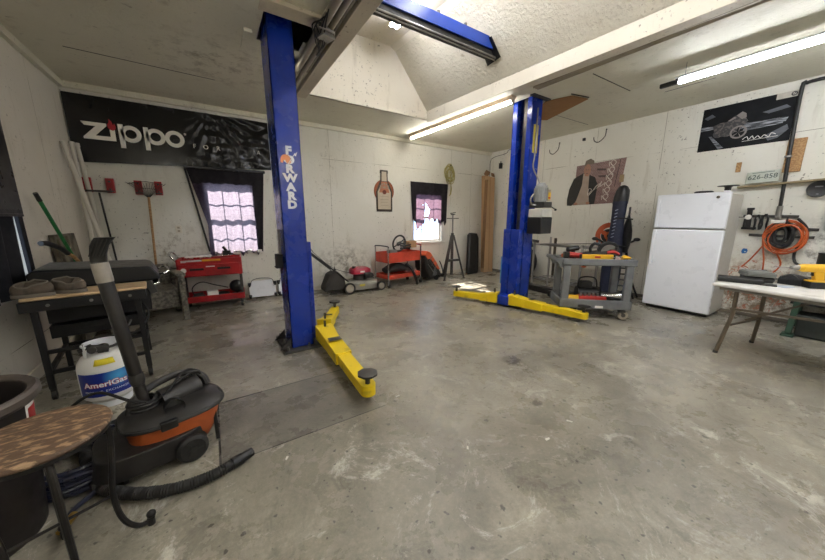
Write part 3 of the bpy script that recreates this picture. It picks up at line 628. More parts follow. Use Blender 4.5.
# ------------------------------------------------------------------ lift
def lift_post(name,x0,x1,y0,y1,open_sign,label,top):
    t=thing('lift_post',label,'car lift',((x0+x1)/2,(y0+y1)/2,0)); cx,cy=(x1-x0)/2,(y1-y0)/2; s=open_sign; w=.012
    m=MB(); m.b2(-s*cx,-s*(cx-w),-cy,cy,.02,top)
    for a in (-1,1): m.b2(-cx,cx,a*cy,a*(cy-w),.02,top); m.b2(s*cx,s*(cx-w),a*cy,a*(cy-.075),.02,top)
    for a in (-1,1): m.b2(s*(cx-.07),s*cx,a*(cy-.085),a*(cy-.075),.02,top)
    m.build('column',M_blue,t,bevel=.003)
    m=MB(); m.b2(s*.0,s*.04,-.05,.02,.3,top-.05); m.cyl((-s*.03,.05,.3),(-s*.03,.05,top-.1),.028,n=12); m.build('hydraulic_cylinder',M_dsteel,t)
    m=MB(); z=.9
    while z<top-.1: m.box((s*.02,-.03,z),(.012,.022,.028)); m.box((s*.02,-.03,z+.02),(.022,.010,.02)); z+=.04
    m.build('chain',M_dark,t)
    return t
t=P1=lift_post('a',.58,.80,3.19,3.53,1,'tall blue lift post on the left with white vertical lettering',3.62)
m=MB(); m.b2(-.20,.30,-.26,.28,0,.02); m.b2(-.20,-.11,-.26,.28,.02,.028); bp=m.build('base_plate',M_dsteel,t,bevel=.004)
for x,y in ((-.16,-.22),(-.16,0),(-.16,.24),(.05,-.22),(.2,-.22)):
    m=MB(); m.cyl((x,y,.02),(x,y,.045),.016,n=6); m.cyl((x,y,.04),(x,y,.065),.009,n=8); m.build('anchor_bolt',M_steel,bp)
for yy in (-.165,.155): m=MB(); m.prism([(-.23,.02),(-.12,.02),(-.12,.13)],lambda u,v,tt:(u,yy+tt,v),0,.012); m.build('gusset',M_dsteel,t)
m=MB(); m.b2(-.17,-.11,-.06,.06,.86,1.0); m.b2(-.18,-.11,-.07,.07,.86,.872); m.build('lock_box',M_dark,t,bevel=.004)
m=MB(); m.b2(-.135,-.115,-.03,.03,.872,1.25); m.build('release_rod',M_steel,t)
m=MB(); m.b2(.0,.16,-.12,.14,.06,1.12); m.build('carriage',M_blue,t,bevel=.006)
ML=mat('post_letters','#d9dbe2',.5,0,.05)
z0=2.02; 
m=MB()
for k,ch in enumerate('FORWARD'): text_into(m,ch,.10,lambda u,v,tt,k=k:(-.005+u,-.172-tt,1.985-k*.083+v),0,.001,bold=.006,sx=1.15)
m.build('lettering',ML,t,smooth=False)
m=MB()
fp=lambda u,v,tt:(u,-.173-tt,v)
m.prism([(-.035+.045*math.cos(a),1.905+.045*math.sin(a)) for a in [PI*.05+PI*.9*i/10 for i in range(11)]]+[(-.082,1.875),(-.062,1.87),(-.055,1.895)],fp,.001,.002)
m.prism([(-.012+.026*math.cos(a),1.893+.026*math.sin(a)) for a in [2*PI*i/14 for i in range(14)]],fp,.001,.0016)
m.build('helmet_emblem',mat('emblem_orange','#d98a5a',.5),t,smooth=False)
m=MB(); m.beam((-.04,-.1745,1.83),(.055,-.1745,1.97),.007,.001,(0,1,0)); m.prism([(.045,1.95),(.075,1.985),(.06,1.94)],fp,0,.001); m.build('spear_emblem',ML,t)
def arm(P,root,a,b,mid,w1=.15,w2=.115,z=.115,pad=None,h=.10):
    rl=root.location; a=Vector((a[0]-rl.x,a[1]-rl.y,z)); b=Vector((b[0]-rl.x,b[1]-rl.y,z)); d=(b-a); L=d.length; d.normalize(); sd=Vector((-d.y,d.x,0))
    m=MB(); mm=a+d*L*mid
    def seg(m,p,q,w0,w1_,h0,h1,zl):
        vs=[]
        for e,w_,hh in ((p,w0,h0),(q,w1_,h1)):
            for sx_,sz_ in ((-1,-1),(1,-1),(1,1),(-1,1)): vs.append(m.v((e.x+sd.x*sx_*w_/2,e.y+sd.y*sx_*w_/2,zl if sz_<0 else zl+hh)))
        for k in ((3,2,1,0),(4,5,6,7),(0,1,5,4),(1,2,6,5),(2,3,7,6),(3,0,4,7)): m._f([vs[i] for i in k])
    seg(m,a,a+d*L*.25,w1*1.25,w1,h*1.6,h*1.25,z-.07); seg(m,a+d*L*.25,mm,w1,w1,h*1.25,h*1.1,z-.07); o=m.build('arm',M_yellow,root,bevel=.004)
    m=MB(); seg(m,mm-d*.05,b,w2,w2,h*.9,h*.85,z-.06); m.cyl((b.x,b.y,z-.06),(b.x,b.y,z-.06+h*.85),w2/2,n=20); m.build('extension',M_yellow,o,bevel=.003)
    m=MB(); m.box(tuple(a+d*.06+Vector((0,0,.10))),(.02,.02,.10)); m.beam(a+d*L*.3+Vector((0,0,h*.72)),a+d*L*.36+Vector((0,0,h*.72)),w1*.8,.004); m.build('worn_strip',M_dsteel,o)
    m=MB(); m.lathe([(.02,-.02),(.02,.085),(.03,.09),(.075,.095),(.078,.112),(.06,.118),(0,.116)],8,(b.x,b.y,z+.0)); m.build('pad',M_dsteel,o)
    return o
arm('n',P1,(.93,3.23),(.86,1.93),.55)
arm('f',P1,(.98,3.38),(1.33,4.02),.5,.13,.11,.12)
t=P2=lift_post('b',3.95,4.17,2.96,3.30,-1,'tall blue lift post on the right carrying the power unit',3.62)
m=MB(); m.b2(-.25,.22,-.26,.28,0,.02); m.build('base_plate',M_dsteel,t,bevel=.004)
m=MB(); m.b2(-.19,-.11,-.165,.13,.05,1.2); m.b2(-.21,-.19,-.165,-.02,.05,1.2); m.b2(-.21,-.19,.0,.13,.05,1.2); m.build('carriage',M_blue,t,bevel=.006)
m=MB(); m.b2(-.36,-.18,-.14,.16,.03,.17); m.build('carriage_foot',M_blue,t,bevel=.006)
for k,x in enumerate((-.035,.03)):
    m=MB(); m.b2(x-.022,x+.022,-.173,-.17,2.30,2.68); m.build('warning_sticker',mat('sticker_yel','#b9a435',.5,0,.1),t)
m=MB(); m.tube([(.0,-.18,2.9),(.0,-.18,2.3),(-.03,-.19,2.1),(.02,-.24,1.95),(.05,-.27,1.85)],.010,8,5); m.tube([(-.07,-.27,1.72),(-.12,-.25,1.64),(-.08,-.26,1.56),(.02,-.3,1.57)],.011,8,5); m.build('hydraulic_hose',M_steel,t)
pu=MB(); pu.b2(-.03,.16,-.42,-.17,1.52,1.60); pu=pu.build('power_unit',M_dsteel,t,bevel=.006)
m=MB(); m.cyl((.045,-.30,1.60),(.045,-.30,1.83),.085,n=20)
for k in range(14): a=2*PI*k/14; m.box((.045+.088*math.cos(a),-.30+.088*math.sin(a),1.71),(.02,.006,.18),(0,0,a))
m.cyl((.045,-.30,1.83),(.045,-.30,1.87),.07,.05,20); m.build('motor',mat('motor_grey','#8d8f8e',.45,.3,.15),pu)
m=MB(); m.b2(.135,.20,-.36,-.24,1.62,1.78); m.build('switch_box',M_tan,pu,bevel=.004); m=MB(); m.b2(.138,.196,-.363,-.36,1.64,1.74); m.build('warning_label',mat('label_yel','#d9b01a',.5),pu); m=MB(); m.b2(.142,.192,-.365,-.363,1.65,1.672); m.build('warning_print',M_red,pu)
m=MB(); m.b2(-.08,.17,-.43,-.20,1.38,1.50); m.build('reservoir_top',mat('reservoir_white','#bfbdb4',.5),pu,bevel=.012)
m=MB(); m.b2(-.085,.175,-.435,-.195,1.14,1.38); m.build('reservoir',M_black,pu,bevel=.012)
m=MB(); m.cyl((.16,-.38,1.55),(.24,-.42,1.50),.008,n=8); m.sph((.25,-.425,1.49),.018); m.build('release_lever',M_black,pu)
arm('l',P2,(3.74,3.20),(3.42,3.84),.4,.14,.11,.115)
arm('r',P2,(3.82,3.02),(4.02,1.99),.5,.15,.12,.115)
# overhead crossbeam
t=thing('lift_crossbeam','blue overhead beam crossing the raised ceiling between the lift posts','beam',(0,3.10,0))
m=MB(); m.b2(.70,4.05,-.045,.045,3.46,3.57); m.b2(.70,4.05,-.06,-.045,3.44,3.57); m.build('channel',M_blue2,t,bevel=.004)
m=MB(); m.b2(.70,4.05,-.03,.06,3.37,3.445); m.build('cable_tray',M_dark,t,bevel=.003)
m=MB(); m.cyl((.8,-.045,3.37),(4.0,-.045,3.37),.011,n=8); m.cyl((.8,-.02,3.355),(4.0,-.02,3.355),.009,n=8); m.build('cable',M_steel,t)
for x in (2.35,2.75): m=MB(); m.cyl((x,-.03,3.57),(x,-.03,3.605),.018,n=6); m.build('bolt',M_dsteel,t)
m=MB(); m.b2(3.035,3.055,3.06,3.40,3.40,3.80)
# black plate on the slope round the beam paints in the hole's darkness
e1=Vector((rx(3.1),3.1,ZH)); e2=Vector((tx(3.1),3.1,ZT-.05)); dd=(e2-e1).normalized()
c0=e1+(e2-e1)*((3.44-ZH)/(ZT-.05-ZH)); m=MB(); nrm=Vector((-dd.z,0,dd.x))
m.prism([(-.12,-.11),(.11,-.13),(.10,.16),(-.10,.14)],lambda u,v,tt:tuple(c0+dd*v+Vector((0,u,0))-nrm*(-1)*tt),.002,.008); struct(m.build('trim_12',M_black,smooth=False))
# ------------------------------------------------------------------ lawn mower
t=thing('lawn_mower','push lawn mower with red engine cover and grey deck','lawn mower',(2.32,5.42,0),R(-3))
m=MB(); n=28
def oval(z,s,ex=0): return [m.v((.36*s*math.copysign(abs(math.cos(2*PI*i/n))**.75,math.cos(2*PI*i/n)),.25*s*math.copysign(abs(math.sin(2*PI*i/n))**.75,math.sin(2*PI*i/n)),z)) for i in range(n)]
m.loft([oval(.05,1.0),oval(.12,1.02),oval(.17,.97),oval(.20,.80),oval(.21,.5)]); m.build('deck',mat('mower_deck','#8f8c82',.5,.2,.2),t)
for x,y,r_ in ((-.30,-.27,.105),(-.30,.27,.105),(.34,-.25,.09),(.34,.25,.09)):
    m=MB(); m.lathe([(r_-.03,-.022),(r_-.004,-.022),(r_,-.012),(r_,.012),(r_-.004,.022),(r_-.03,.022)],24,(x,y,r_),Matrix.Rotation(PI/2,4,'X'),cap=False); wh=m.build('wheel',M_blackr,t)
    m=MB(); m.lathe([(.0,-.02),(r_-.03,-.018),(r_-.03,.018),(.0,.02)],20,(x,y,r_),Matrix.Rotation(PI/2,4,'X')); m.build('hub',M_tan,wh)
m=MB(); m.cyl((0,0,.20),(0,0,.29),.13,n=24); m.box((.10,-.08,.30),(.14,.14,.12)); m.cyl((.16,-.12,.30),(.16,-.20,.30),.05,n=14); m.build('engine_block',M_dsteel,t,bevel=.006)
m=MB(); m.loft([[m.v((x*.2+.0,y*.15,z)) for x,y in [(math.copysign(abs(math.cos(a))**.6,math.cos(a)),math.copysign(abs(math.sin(a))**.6,math.sin(a))) for a in [2*PI*i/20 for i in range(20)]]] for x_,z in ((1,.33),)]+[[m.v((sx*.20*math.copysign(abs(math.cos(a))**.6,math.cos(a))-.02*(1-sx),sx*.15*math.copysign(abs(math.sin(a))**.6,math.sin(a)),z)) for a in [2*PI*i/20 for i in range(20)]] for sx,z in ((1.02,.37),(.97,.41),(.78,.44))]); ec=m.build('engine_cover',mat('mower_red','#a3203a',.35,0,.1),t)
m=MB(); m.cyl((-.13,-.05,.43),(-.13,-.05,.475),.035,n=14); m.build('fuel_cap',M_black,ec); m=MB(); m.box((-.0,-.155,.375),(.09,.006,.03)); m.build('decal',M_paper,ec)
m=MB(); m.box((.08,-.17,.30),(.12,.08,.10)); m.build('air_filter',M_black,t,bevel=.02)
m=MB(); g=[]
for x,z0,z1,w in ((-.36,.10,.30,.20),(-.48,.08,.42,.21),(-.62,.10,.36,.19),(-.72,.06,.14,.16)):
    g.append([m.v((x,w*a,zz)) for a,zz in ((-1,z0),(-1.05,(z0+z1)/2),(-.8,z1),(.8,z1),(1.05,(z0+z1)/2),(1,z0))])
m.loft(g); m.build('grass_bag',mat('bag_dark','#3a3733',.8,0,.3,12.),t,bevel=.01)
m=MB(); m.box((-.52,-.05,.425),(.10,.08,.006),(0,R(20),0)); m.build('bag_label',M_paper,t)
for a in (-1,1):
    m=MB(); m.tube([(-.30,a*.20,.22),(-.50,a*.21,.40),(-.95,a*.21,.80)],.013,8); m.build('handle_tube',M_black,t)
m=MB(); m.tube([(-.95,-.21,.80),(-1.0,-.2,.83),(-1.02,0,.85),(-1.0,.2,.83),(-.95,.21,.80)],.013,8,3); m.tube([(-.90,-.2,.80),(-.94,-.19,.86),(-.95,.19,.86),(-.9,.2,.80)],.006,6,3); m.build('handle_bar',M_black,t)
m=MB(); m.sph((-.55,-.23,.47),.022); m.cyl((-.55,-.23,.47),(-.56,-.24,.53),.006,n=6); m.sph((-.62,.22,.53),.02); m.build('fold_knob',M_black,t)
m=MB(); m.tube([(-.9,-.19,.8),(-.6,-.12,.52),(-.3,-.05,.38),(-.05,-.05,.34)],.005,6,5); m.build('control_cable',M_black,t)
m=MB(); m.box((-.05,-.263,.14),(.10,.006,.035)); m.build('warning_label',mat('label_y2','#c9b31f',.5),t)
# ------------------------------------------------------------------ orange red service cart
t=thing('service_cart','faded orange red two tray cart with chrome posts by the mower','service cart',(3.22,5.46,0),R(8))
cw,cd=.84,.42
def tray(m,z0,z1):
    m.b2(-cw/2,cw/2,-cd/2,cd/2,z0,z0+.012)
    for a in (-1,1): m.b2(-cw/2,cw/2,a*cd/2-.006,a*cd/2+.006,z0,z1); m.b2(a*cw/2-.006,a*cw/2+.006,-cd/2,cd/2,z0,z1)
m=MB(); tray(m,.50,.70); m.build('top_tray',M_orangered,t,bevel=.004)
m=MB(); m.b2(-cw/2-.004,cw/2+.004,-cd/2-.012,-cd/2-.002,.625,.70); m.build('rim',M_orangered,t,bevel=.003)
m=MB(); tray(m,.17,.26); m.build('bottom_tray',M_orangered,t,bevel=.004)
for a in (-1,1):
    for b in (-1,1):
        m=MB(); m.cyl((a*(cw/2+.01),b*(cd/2+.01),.05),(a*(cw/2+.01),b*(cd/2+.01),.80),.014,n=10); m.build('post',M_chrome,t)
        m=MB(); m.cyl((a*cw/2-.01,b*(cd/2+.01),.04),(a*cw/2+.03,b*(cd/2+.01),.04),.035,n=14); m.build('caster',M_blackr,t)
    m=MB(); m.tube([(a*(cw/2+.01),-cd/2-.01,.80),(a*(cw/2+.01),-cd/2+.02,.83),(a*(cw/2+.01),cd/2-.02,.83),(a*(cw/2+.01),cd/2+.01,.80)],.012,8,3); m.build('hand_rail',M_black if a<0 else M_orangered,t)
small('steering_wheel','black steering wheel propped on the orange red cart','steering wheel',M_black,lambda m:(m.tube([(3.19+.14*math.cos(a),5.38+.06*math.sin(a),.87+.14*math.sin(a)+.06*math.cos(a)) for a in [2*PI*i/24 for i in range(24)]],.019,8,0,True),m.box((3.19,5.38,.86),(.09,.05,.06),(R(40),R(-20),0)),m.beam((3.06,5.36,.80),(3.32,5.40,.94),.03,.012)),bevel=0)
small('cardboard_box','small brown cardboard box on the orange red cart','box',M_card,lambda m:m.box((3.52,5.48,.83),(.24,.16,.14),(0,0,R(12))))
small('hose_bundle','black bundled hose on top of the orange red cart','hose',M_blackr,lambda m:(m.tube([(3.36+.11*math.cos(a*.8),5.40+.08*math.sin(a*.8),.74+.006*a) for a in range(20)],.018,8,3),),bevel=0)
small('parts_tray','grey parts tray at the left end of the orange red cart','tray',M_steel,lambda m:m.b2(2.93,3.10,5.30,5.44,.515,.75))
def sackf(m):
    R_=[]
    for k in range(9):
        u=k/8; x=2.88+.60*u; h=.06+.13*math.sin(PI*min(1,u*1.05+.05))**.7; R_.append([m.v((x,5.44+(.13+.02*math.sin(u*9))*math.cos(a),.27+h*.6*(1+math.sin(a))*.85+.008*math.sin(5*a+u*8))) for a in [2*PI*i/14 for i in range(14)]])
    m.loft(R_)
small('cloth_bag','dark slumped cloth bag on the bottom tray of the orange red cart','bag',mat('bag_brown','#37322f',.8,0,.3,12.,bump=.4),sackf,bevel=0)
small('vacuum_tube','black angled tube leaning out of the orange red cart','tube',M_black,lambda m:m.tube([(3.30,5.30,.44),(3.36,5.18,.36),(3.42,5.12,.18),(3.46,5.10,.03)],.028,10,4),bevel=0)
small('rag','pink shop rag on the bottom tray of the orange red cart','rag',mat('pink_rag','#c97a73',.9),lambda m:m.grid(10,6,lambda u,v:(3.30+.3*u,5.30+.1*v,.27+.015*math.sin(u*17)+.01*math.sin(v*9))),bevel=0,solid=.006)
# ------------------------------------------------------------------ leaf blower / grass catcher
t=thing('grass_catcher','orange and black grass catcher leaning under the small window','grass catcher',(4.0,5.50,0),R(14))
def gc(u,v,w): # u across, v along slope (0 bottom front), w thickness
    a=R(48); return (-.20+ .52*v*math.cos(a)*-1+.42+ .0 ,u,0)
m=MB(); prof=[(.30,.03),(.33,.10),(.10,.40),(-.10,.62),(-.20,.66),(-.26,.58),(-.24,.30),(-.10,.06)]
m.prism(prof,lambda u,v,tt:(u,tt,v),-.17,.17); m.build('shell',mat('catcher_black','#262321',.6,0,.3,12.),t,bevel=.03)
m=MB(); m.prism([(.11,.41),(-.10,.64),(-.21,.68),(-.27,.60),(-.20,.50),(-.10,.50),(.02,.38)],lambda u,v,tt:(u,tt,v),-.178,.178); m.prism([(.25,.23),(.11,.41),(.02,.38),(.15,.24)],lambda u,v,tt:(u,tt,v),-.178,.178); m.build('orange_cover',mat('catcher_orange','#d8603a',.45,0,.15),t,bevel=.008)
m=MB()
for k in range(3): x=.08-.09*k; z=.30+.10*k; m.beam((x-.06,-.185,z-.05),(x+.05,-.185,z+.06),.012,.008,(0,1,0))
m.beam((-.14,-.185,.47),(.10,-.185,.22),.012,.008,(0,1,0)); m.beam((-.20,-.185,.40),(.03,-.185,.16),.012,.008,(0,1,0)); m.build('grille',M_steel,t)
m=MB(); m.prism([(-.02,.12),(.12,.10),(.13,.18),(.02,.26)],lambda u,v,tt:(u,tt,v),-.18,-.172); m.build('grey_panel',M_grey,t)
m=MB(); m.tube([(.25,-.15,.42),(.33,-.15,.30),(.40,-.14,.12),(.40,-.10,.03)],.012,8,4); m.tube([(.17,.15,.42),(.33,.15,.30),(.40,.14,.12),(.40,.10,.03)],.012,8,4); m.build('frame_tube',M_black,t)
m=MB(); m.cyl((.12,-.19,.06),(.12,-.15,.06),.06,n=18); m.cyl((.12,.19,.06),(.12,.15,.06),.06,n=18); m.beam((.18,-.18,.09),(.38,-.18,.11),.04,.04); m.build('roller',M_blackr,t)
# ------------------------------------------------------------------ tall jack stand
t=thing('support_stand','tall dark steel tripod support stand with a screw top','support stand',(4.52,5.27,0))
m=MB(); m.cyl((0,0,.10),(0,0,1.05),.033,n=14); m.build('tube',M_dsteel,t); m=MB(); m.cyl((0,0,1.0),(0,0,1.45),.018,n=10); m.build('screw',M_steel,t)
for a in (200,340,90):
    m=MB(); e=(.31*math.cos(R(a)),.31*math.sin(R(a)),.0); m.beam((.03*math.cos(R(a)),.03*math.sin(R(a)),1.0),(e[0],e[1],.012),.035,.03); m.beam((0,0,.44),(e[0]*.56,e[1]*.56,.44),.025,.025); m.box((e[0],e[1],.008),(.05,.05,.016)); m.build('leg',M_dsteel,t)
m=MB(); m.beam((-.15,.02,1.37),(.15,-.02,1.37),.02,.018); m.lathe([(.0,1.44),(.05,1.45),(.055,1.47),(.0,1.47)],14); m.beam((-.07,0,1.48),(.07,0,1.50),.03,.014); m.build('saddle',M_dsteel,t)
m=MB(); m.beam((-.16,-.06,.44),(.16,-.06,.44),.03,.05); m.build('brace',M_dsteel,t)
# ------------------------------------------------------------------ hard case, long carton
t=thing('hard_case','black hard case leaning in the right corner beside the carton','case',(5.42,5.68,0),R(8))
m=MB(); m.prism([(-.20,.0),(.16,.0),(.21,.1),(.30,.88),(.25,1.0),(.02,1.02),(-.05,.96),(-.20,.1)],lambda u,v,tt:(u,-.10-tt+v*.13,v),0,.10); cs_=m.build('body',M_black,t,bevel=.02)
m=MB()
m.box((.15,-.14,.5),(.012,.012,.84),(R(-7),R(6),0)); m.build('seam',M_dark,t,bevel=.003)
for v in (.2,.5,.8): m=MB(); m.box((-.16+.12*v,-.205+v*.13,v),(.03,.02,.06)); m.build('latch',M_dark,t,bevel=.003)
t=thing('carton','tall narrow cardboard carton standing in the right corner','carton',(5.92,5.55,0),R(-6))
m=MB(); m.prism([(-.12,0),(.17,0),(.20,2.38),(-.12,2.42)],lambda u,v,tt:(u,-.09+tt+v*.05,v),0,.13); m.build('box_body',M_card,t,bevel=.005)
m=MB(); m.box((-.06,.03,2.47),(.14,.012,.12),(R(25),R(20),0)); m.box((.12,.02,2.44),(.10,.012,.10),(R(-30),R(10),0)); m.b2(-.13,-.124,-.09,.02,.1,2.3); m.build('flap',mat('card_dark','#7d5f40',.85),t)
m=MB(); m.b2(.02,.03,-.095,.0,.05,.06); m.beam((.03,-.096,.05),(.045,.026,2.36),.02,.004,(0,1,0)); m.build('seam_tape',mat('tape','#8f6c46',.4),t)
small('wall_box','small black junction box on the right wall near the corner','junction box',M_black,lambda m:(m.box((XR-.03,5.48,2.66),(.06,.07,.13)),m.cyl((XR-.03,5.48,2.72),(XR-.03,5.48,2.77),.012,n=8)))
small('wire','thin dark wire looping along the ceiling into the right corner','wire',M_dark,lambda m:m.tube([(XR-.015,4.95,3.0),(XR-.015,5.25,3.0),(XR-.015,5.35,2.93),(XR-.015,5.8,2.88),(XR-.02,5.84,2.6),(XR-.02,5.85,2.45)],.006,6,4),bevel=0)
# ------------------------------------------------------------------ overhead pipes, junctions, tube lights
M_pipe=mat('grey_conduit','#8f8779',.45,.35,.2,7.)
for x,z,r_,l in ((.985,H-.045,.035,'thick grey overhead pipe beside the left lift post'),(1.06,H-.035,.028,'slimmer grey overhead pipe beside the left ceiling header'),(1.11,H-.02,.014,'thin conduit tight against the left ceiling header')):
    m=MB(); m.cyl((x,YR+.02,z),(x,4.55 if r_>.02 else 3.9,z),r_,n=14)
    for y in (1.2,2.6,3.9): m.box((x,y,H-.004),(r_*2.6,.03,.008))
    tag(m.build('overhead_pipe',M_pipe),l,'pipe')
t=thing('cable_bundle','tangle of black wires tied to the overhead pipe','wires',(1.0,3.0,H-.09))
m=MB()
for k in range(6):
    a=k*1.1; m.tube([(-.05,-.35+.05*k,.02),(-.06+.05*math.cos(a),-.1,-.02+.01*k),(.04*math.cos(a+1),.05,-.03),(.06,.2+.03*k,.01),(.1,.42,.04)],.006,6,5)
m.build('wire',M_blackr,t); m=MB(); m.box((.02,-.05,.0),(.12,.10,.07),(0,0,.3)); m.tube([(-.06,-.12,0),(.0,-.16,-.02),(.08,-.1,0),(.06,0,0)],.01,6,4); m.build('clamp',M_steel,t,bevel=.01)
M_bulb=emis('bulb_glow','#fff6e0',9.)
def bulb(x,y,z,label):
    t=thing('bulb_holder',label,'lamp',(x,y,z)); m=MB(); m.cyl((0,0,0),(0,0,.06),.04,.05,16); m.build('socket',M_black,t); m=MB(); m.sph((0,0,-.02),.028); m.build('bulb',M_bulb,t)
bulb(.90,3.75,H-.065,'small bare bulb in a black socket by the left post top')
bulb(1.0,1.95,H-.15,'small bare bulb on the overhead pipe, nearer the camera')
for k,(dx,r_) in enumerate(((.0,.014),(.045,.012),(.085,.012))):
    m=MB(); m.cyl((3.78+dx,-2.9,H-.018),(3.66+dx,2.75,H-.018),r_,n=8)
    for y in (2.1,.9): m.box((3.675+dx+(2.75-y)*.021,y,H-.004),(.05,.04,.008))
    tag(m.build('conduit',mat('conduit_cream','#a59b88',.5,.1,.1),),['grey conduit closest to the right ceiling header','middle one of three conduits along the right header','conduit farthest from the right ceiling header'][k],'conduit')
M_tube=emis('tube_white','#fffaf0',52.); M_tube2=emis('tube_cool','#f4f7ff',50.); M_fill_tube=emis('fill_tube','#fffbf2',56.)  # the last one is for added, unseen fill tubes
def tube_light(loc,rz,L,label,two=False,housing=True,mm=None,r_=.019,ends=None):
    t=thing('tube_light',label,'ceiling light',loc,rz,)
    m=MB()
    if housing: m.prism([(-.055,0),(.055,0),(.055,-.02),(.03,-.055),(-.03,-.055),(-.055,-.02)],lambda u,v,tt:(u,tt,v),-L/2,L/2); m.build('housing',mat('fixture_cream','#c9b49f',.45,0,.05),t,bevel=.002)
    else: m.prism([(-.05,-.045),(-.03,-.03),(.03,-.03),(.05,-.045),(.045,-.052),(.028,-.038),(-.028,-.038),(-.045,-.052)],lambda u,v,tt:(u,tt,v),-L/2,L/2); m.build('housing',M_white,t)
    for x in ((-.045,.045) if two else (0,)):
        m=MB(); m.cyl((x,-L/2+.03,-.078),(x,L/2-.03,-.078),r_,n=14); m.build('tube',mm or M_tube,t)
    for e in (-1,1):
        m=MB(); m.box((0,e*(L/2-.015),-.068),(.13 if two else .05,.03,.05)); m.build('end_cap',ends or M_tan,t,bevel=.004)
    return t
tube_light((3.63,4.31,H),R(2.6),2.46,'long fluorescent tube light under the right ceiling header')
t=tube_light((4.52,.36,H-.10),R(-.5),2.35,'cool white tube light nearest the right wall',housing=False,mm=M_tube2,r_=.026,ends=M_black)
m=MB(); m.box((0,1.24,-.075),(.045,.16,.045)); m.build('lamp_end',M_black,t,bevel=.008)
m=MB(); m.cyl((0,1.1,-.03),(0,1.1,.10),.002,n=5); m.cyl((0,-1.1,-.03),(0,-1.1,.10),.002,n=5); m.build('hanging_wire',M_dark,t)
tube_light((2.34,2.85,ZT),0,2.44,'twin tube light inside the raised ceiling above the blue beam',two=True,mm=M_tube2)
tube_light((2.34,0.1,ZT),0,2.44,'added unseen twin fill tube inside the raised ceiling, overhead',two=True,mm=M_tube2)  # unseen fixture above the frame, added for overall fill
tube_light((-.9,.0,H-.25),0,2.44,'added fill tube light hung over the left bay behind the camera',housing=False,mm=M_fill_tube)  # unseen lamp added to brighten the left wall and ceiling
tube_light((4.52,-2.0,H-.1),0,2.3,'added fill tube light at the rear of the right bay',housing=False,mm=M_tube2,r_=.026)  # out of view, added as more fill from behind
tube_light((2.34,-2.3,H-.3),R(90),2.44,'added fill tube light hung across the rear wall side',housing=False,mm=M_fill_tube)  # unseen lamp added behind the camera to lift the general light
# cardboard patch by the right post
m=MB(); m.M=Matrix(); a=[(4.20,2.86),(4.30,2.60),(4.64,2.56),(5.10,3.42),(4.78,3.58),(4.24,3.0)]
m.prism([(4.24,2.97),(4.36,2.64),(4.66,2.58),(5.02,3.46),(4.72,3.60)],lambda u,v,tt:(u,v,H-.004-tt+.0),0,.008); tag(m.build('cardboard_patch',mat('card_patch','#9a7145',.8,0,.1),smooth=False),'brown cardboard patch on the ceiling behind the right lift post','cardboard')
m=MB(); m.b2(3.86,4.24,2.88,2.95,H-.012,H+.0); m.beam((4.3,2.62,H-.006),(4.62,2.55,H-.006),.012,.01); struct(m.build('trim_13',M_dark,smooth=False))
# ------------------------------------------------------------------ refrigerator
t=thing('refrigerator','white top freezer refrigerator standing against the right wall','refrigerator',(5.93,1.51,0))
fw=.39
m=MB(); m.b2(-.27,.30,-fw+.005,fw-.005,.04,1.68); m.build('cabinet',mat('fridge_side','#b9b6ae',.45,0,.06),t,bevel=.008)
for z0,z1 in ((.055,1.205),(1.225,1.70)):
    m=MB(); m.b2(-.34,-.275,-fw,fw,z0,z1); d=m.build('door',M_white,t,bevel=.014)
    m=MB()
    if z0<1: m.b2(-.385,-.36,fw-.06,fw-.025,.68,1.19); m.b2(-.36,-.34,fw-.055,fw-.03,.68,.72); m.b2(-.36,-.34,fw-.055,fw-.03,1.14,1.19)
    else: m.b2(-.385,-.36,fw-.06,fw-.025,1.235,1.64); m.b2(-.36,-.34,fw-.055,fw-.03,1.24,1.29); m.b2(-.36,-.34,fw-.055,fw-.03,1.59,1.63)
    m.build('handle',M_white,d,bevel=.006)
    if z0>1: m=MB(); m.cyl((-.34,-.27,1.635),(-.344,-.27,1.635),.018,n=18); m.build('badge',M_chrome,d)
m=MB(); m.b2(-.25,.28,-fw+.03,fw-.03,.0,.045); m.build('kick_base',M_black,t)
m=MB(); m.b2(-.345,-.30,-fw+.02,-fw+.08,1.70,1.715); m.build('hinge_cover',M_white,t,bevel=.004)
t=thing('cable_spool','black cable spool standing on the refrigerator, right end','spool',(6.0,1.25,1.68))
m=MB(); m.lathe([(.0,0),(.055,0),(.055,.015),(.035,.02),(.035,.10),(.05,.115),(.0,.115)],20); m.build('core',M_black,t); m=MB(); m.lathe([(.0,.115),(.11,.117),(.11,.124),(.0,.125)],20); m.build('rim',M_black,t)
small('plate','black dish lying on the refrigerator top, left of the spool','dish',M_black,lambda m:m.lathe([(.0,0),(.05,0),(.10,.03),(.105,.05),(.09,.06),(.0,.06)],20,(5.9,1.47,1.68)),bevel=0)
# ------------------------------------------------------------------ posters and small wall things, right wall
PX=XR-.004
t=thing('poster','brick poster of a person in dark jacket and cap, hands in pockets','poster',(PX,3.55,1.63))
def pu_(x,y,u0=75): 
    u=(x-u0)/505*.88; v=(505-y)/(395+u*60)*.76; return (u,v)
fr=lambda u,v,tt:(-tt,-u,v)
t3=NT('poster_brick'); O=t3.tc.outputs['Object']; sw=t3.n('ShaderNodeCombineXYZ'); ox,oy,oz=t3.xyz(O); t3.l(oy,sw.inputs[0]); t3.l(oz,sw.inputs[1])
bk=t3.n('ShaderNodeTexBrick'); t3.l(sw.outputs[0],bk.inputs['Vector']); bk.inputs['Color1'].default_value=lin('#6b4a47'); bk.inputs['Color2'].default_value=lin('#7d5a55'); bk.inputs['Mortar'].default_value=lin('#9a8680'); bk.inputs['Scale'].default_value=12; bk.inputs['Mortar Size'].default_value=.03; bk.inputs['Row Height'].default_value=.3
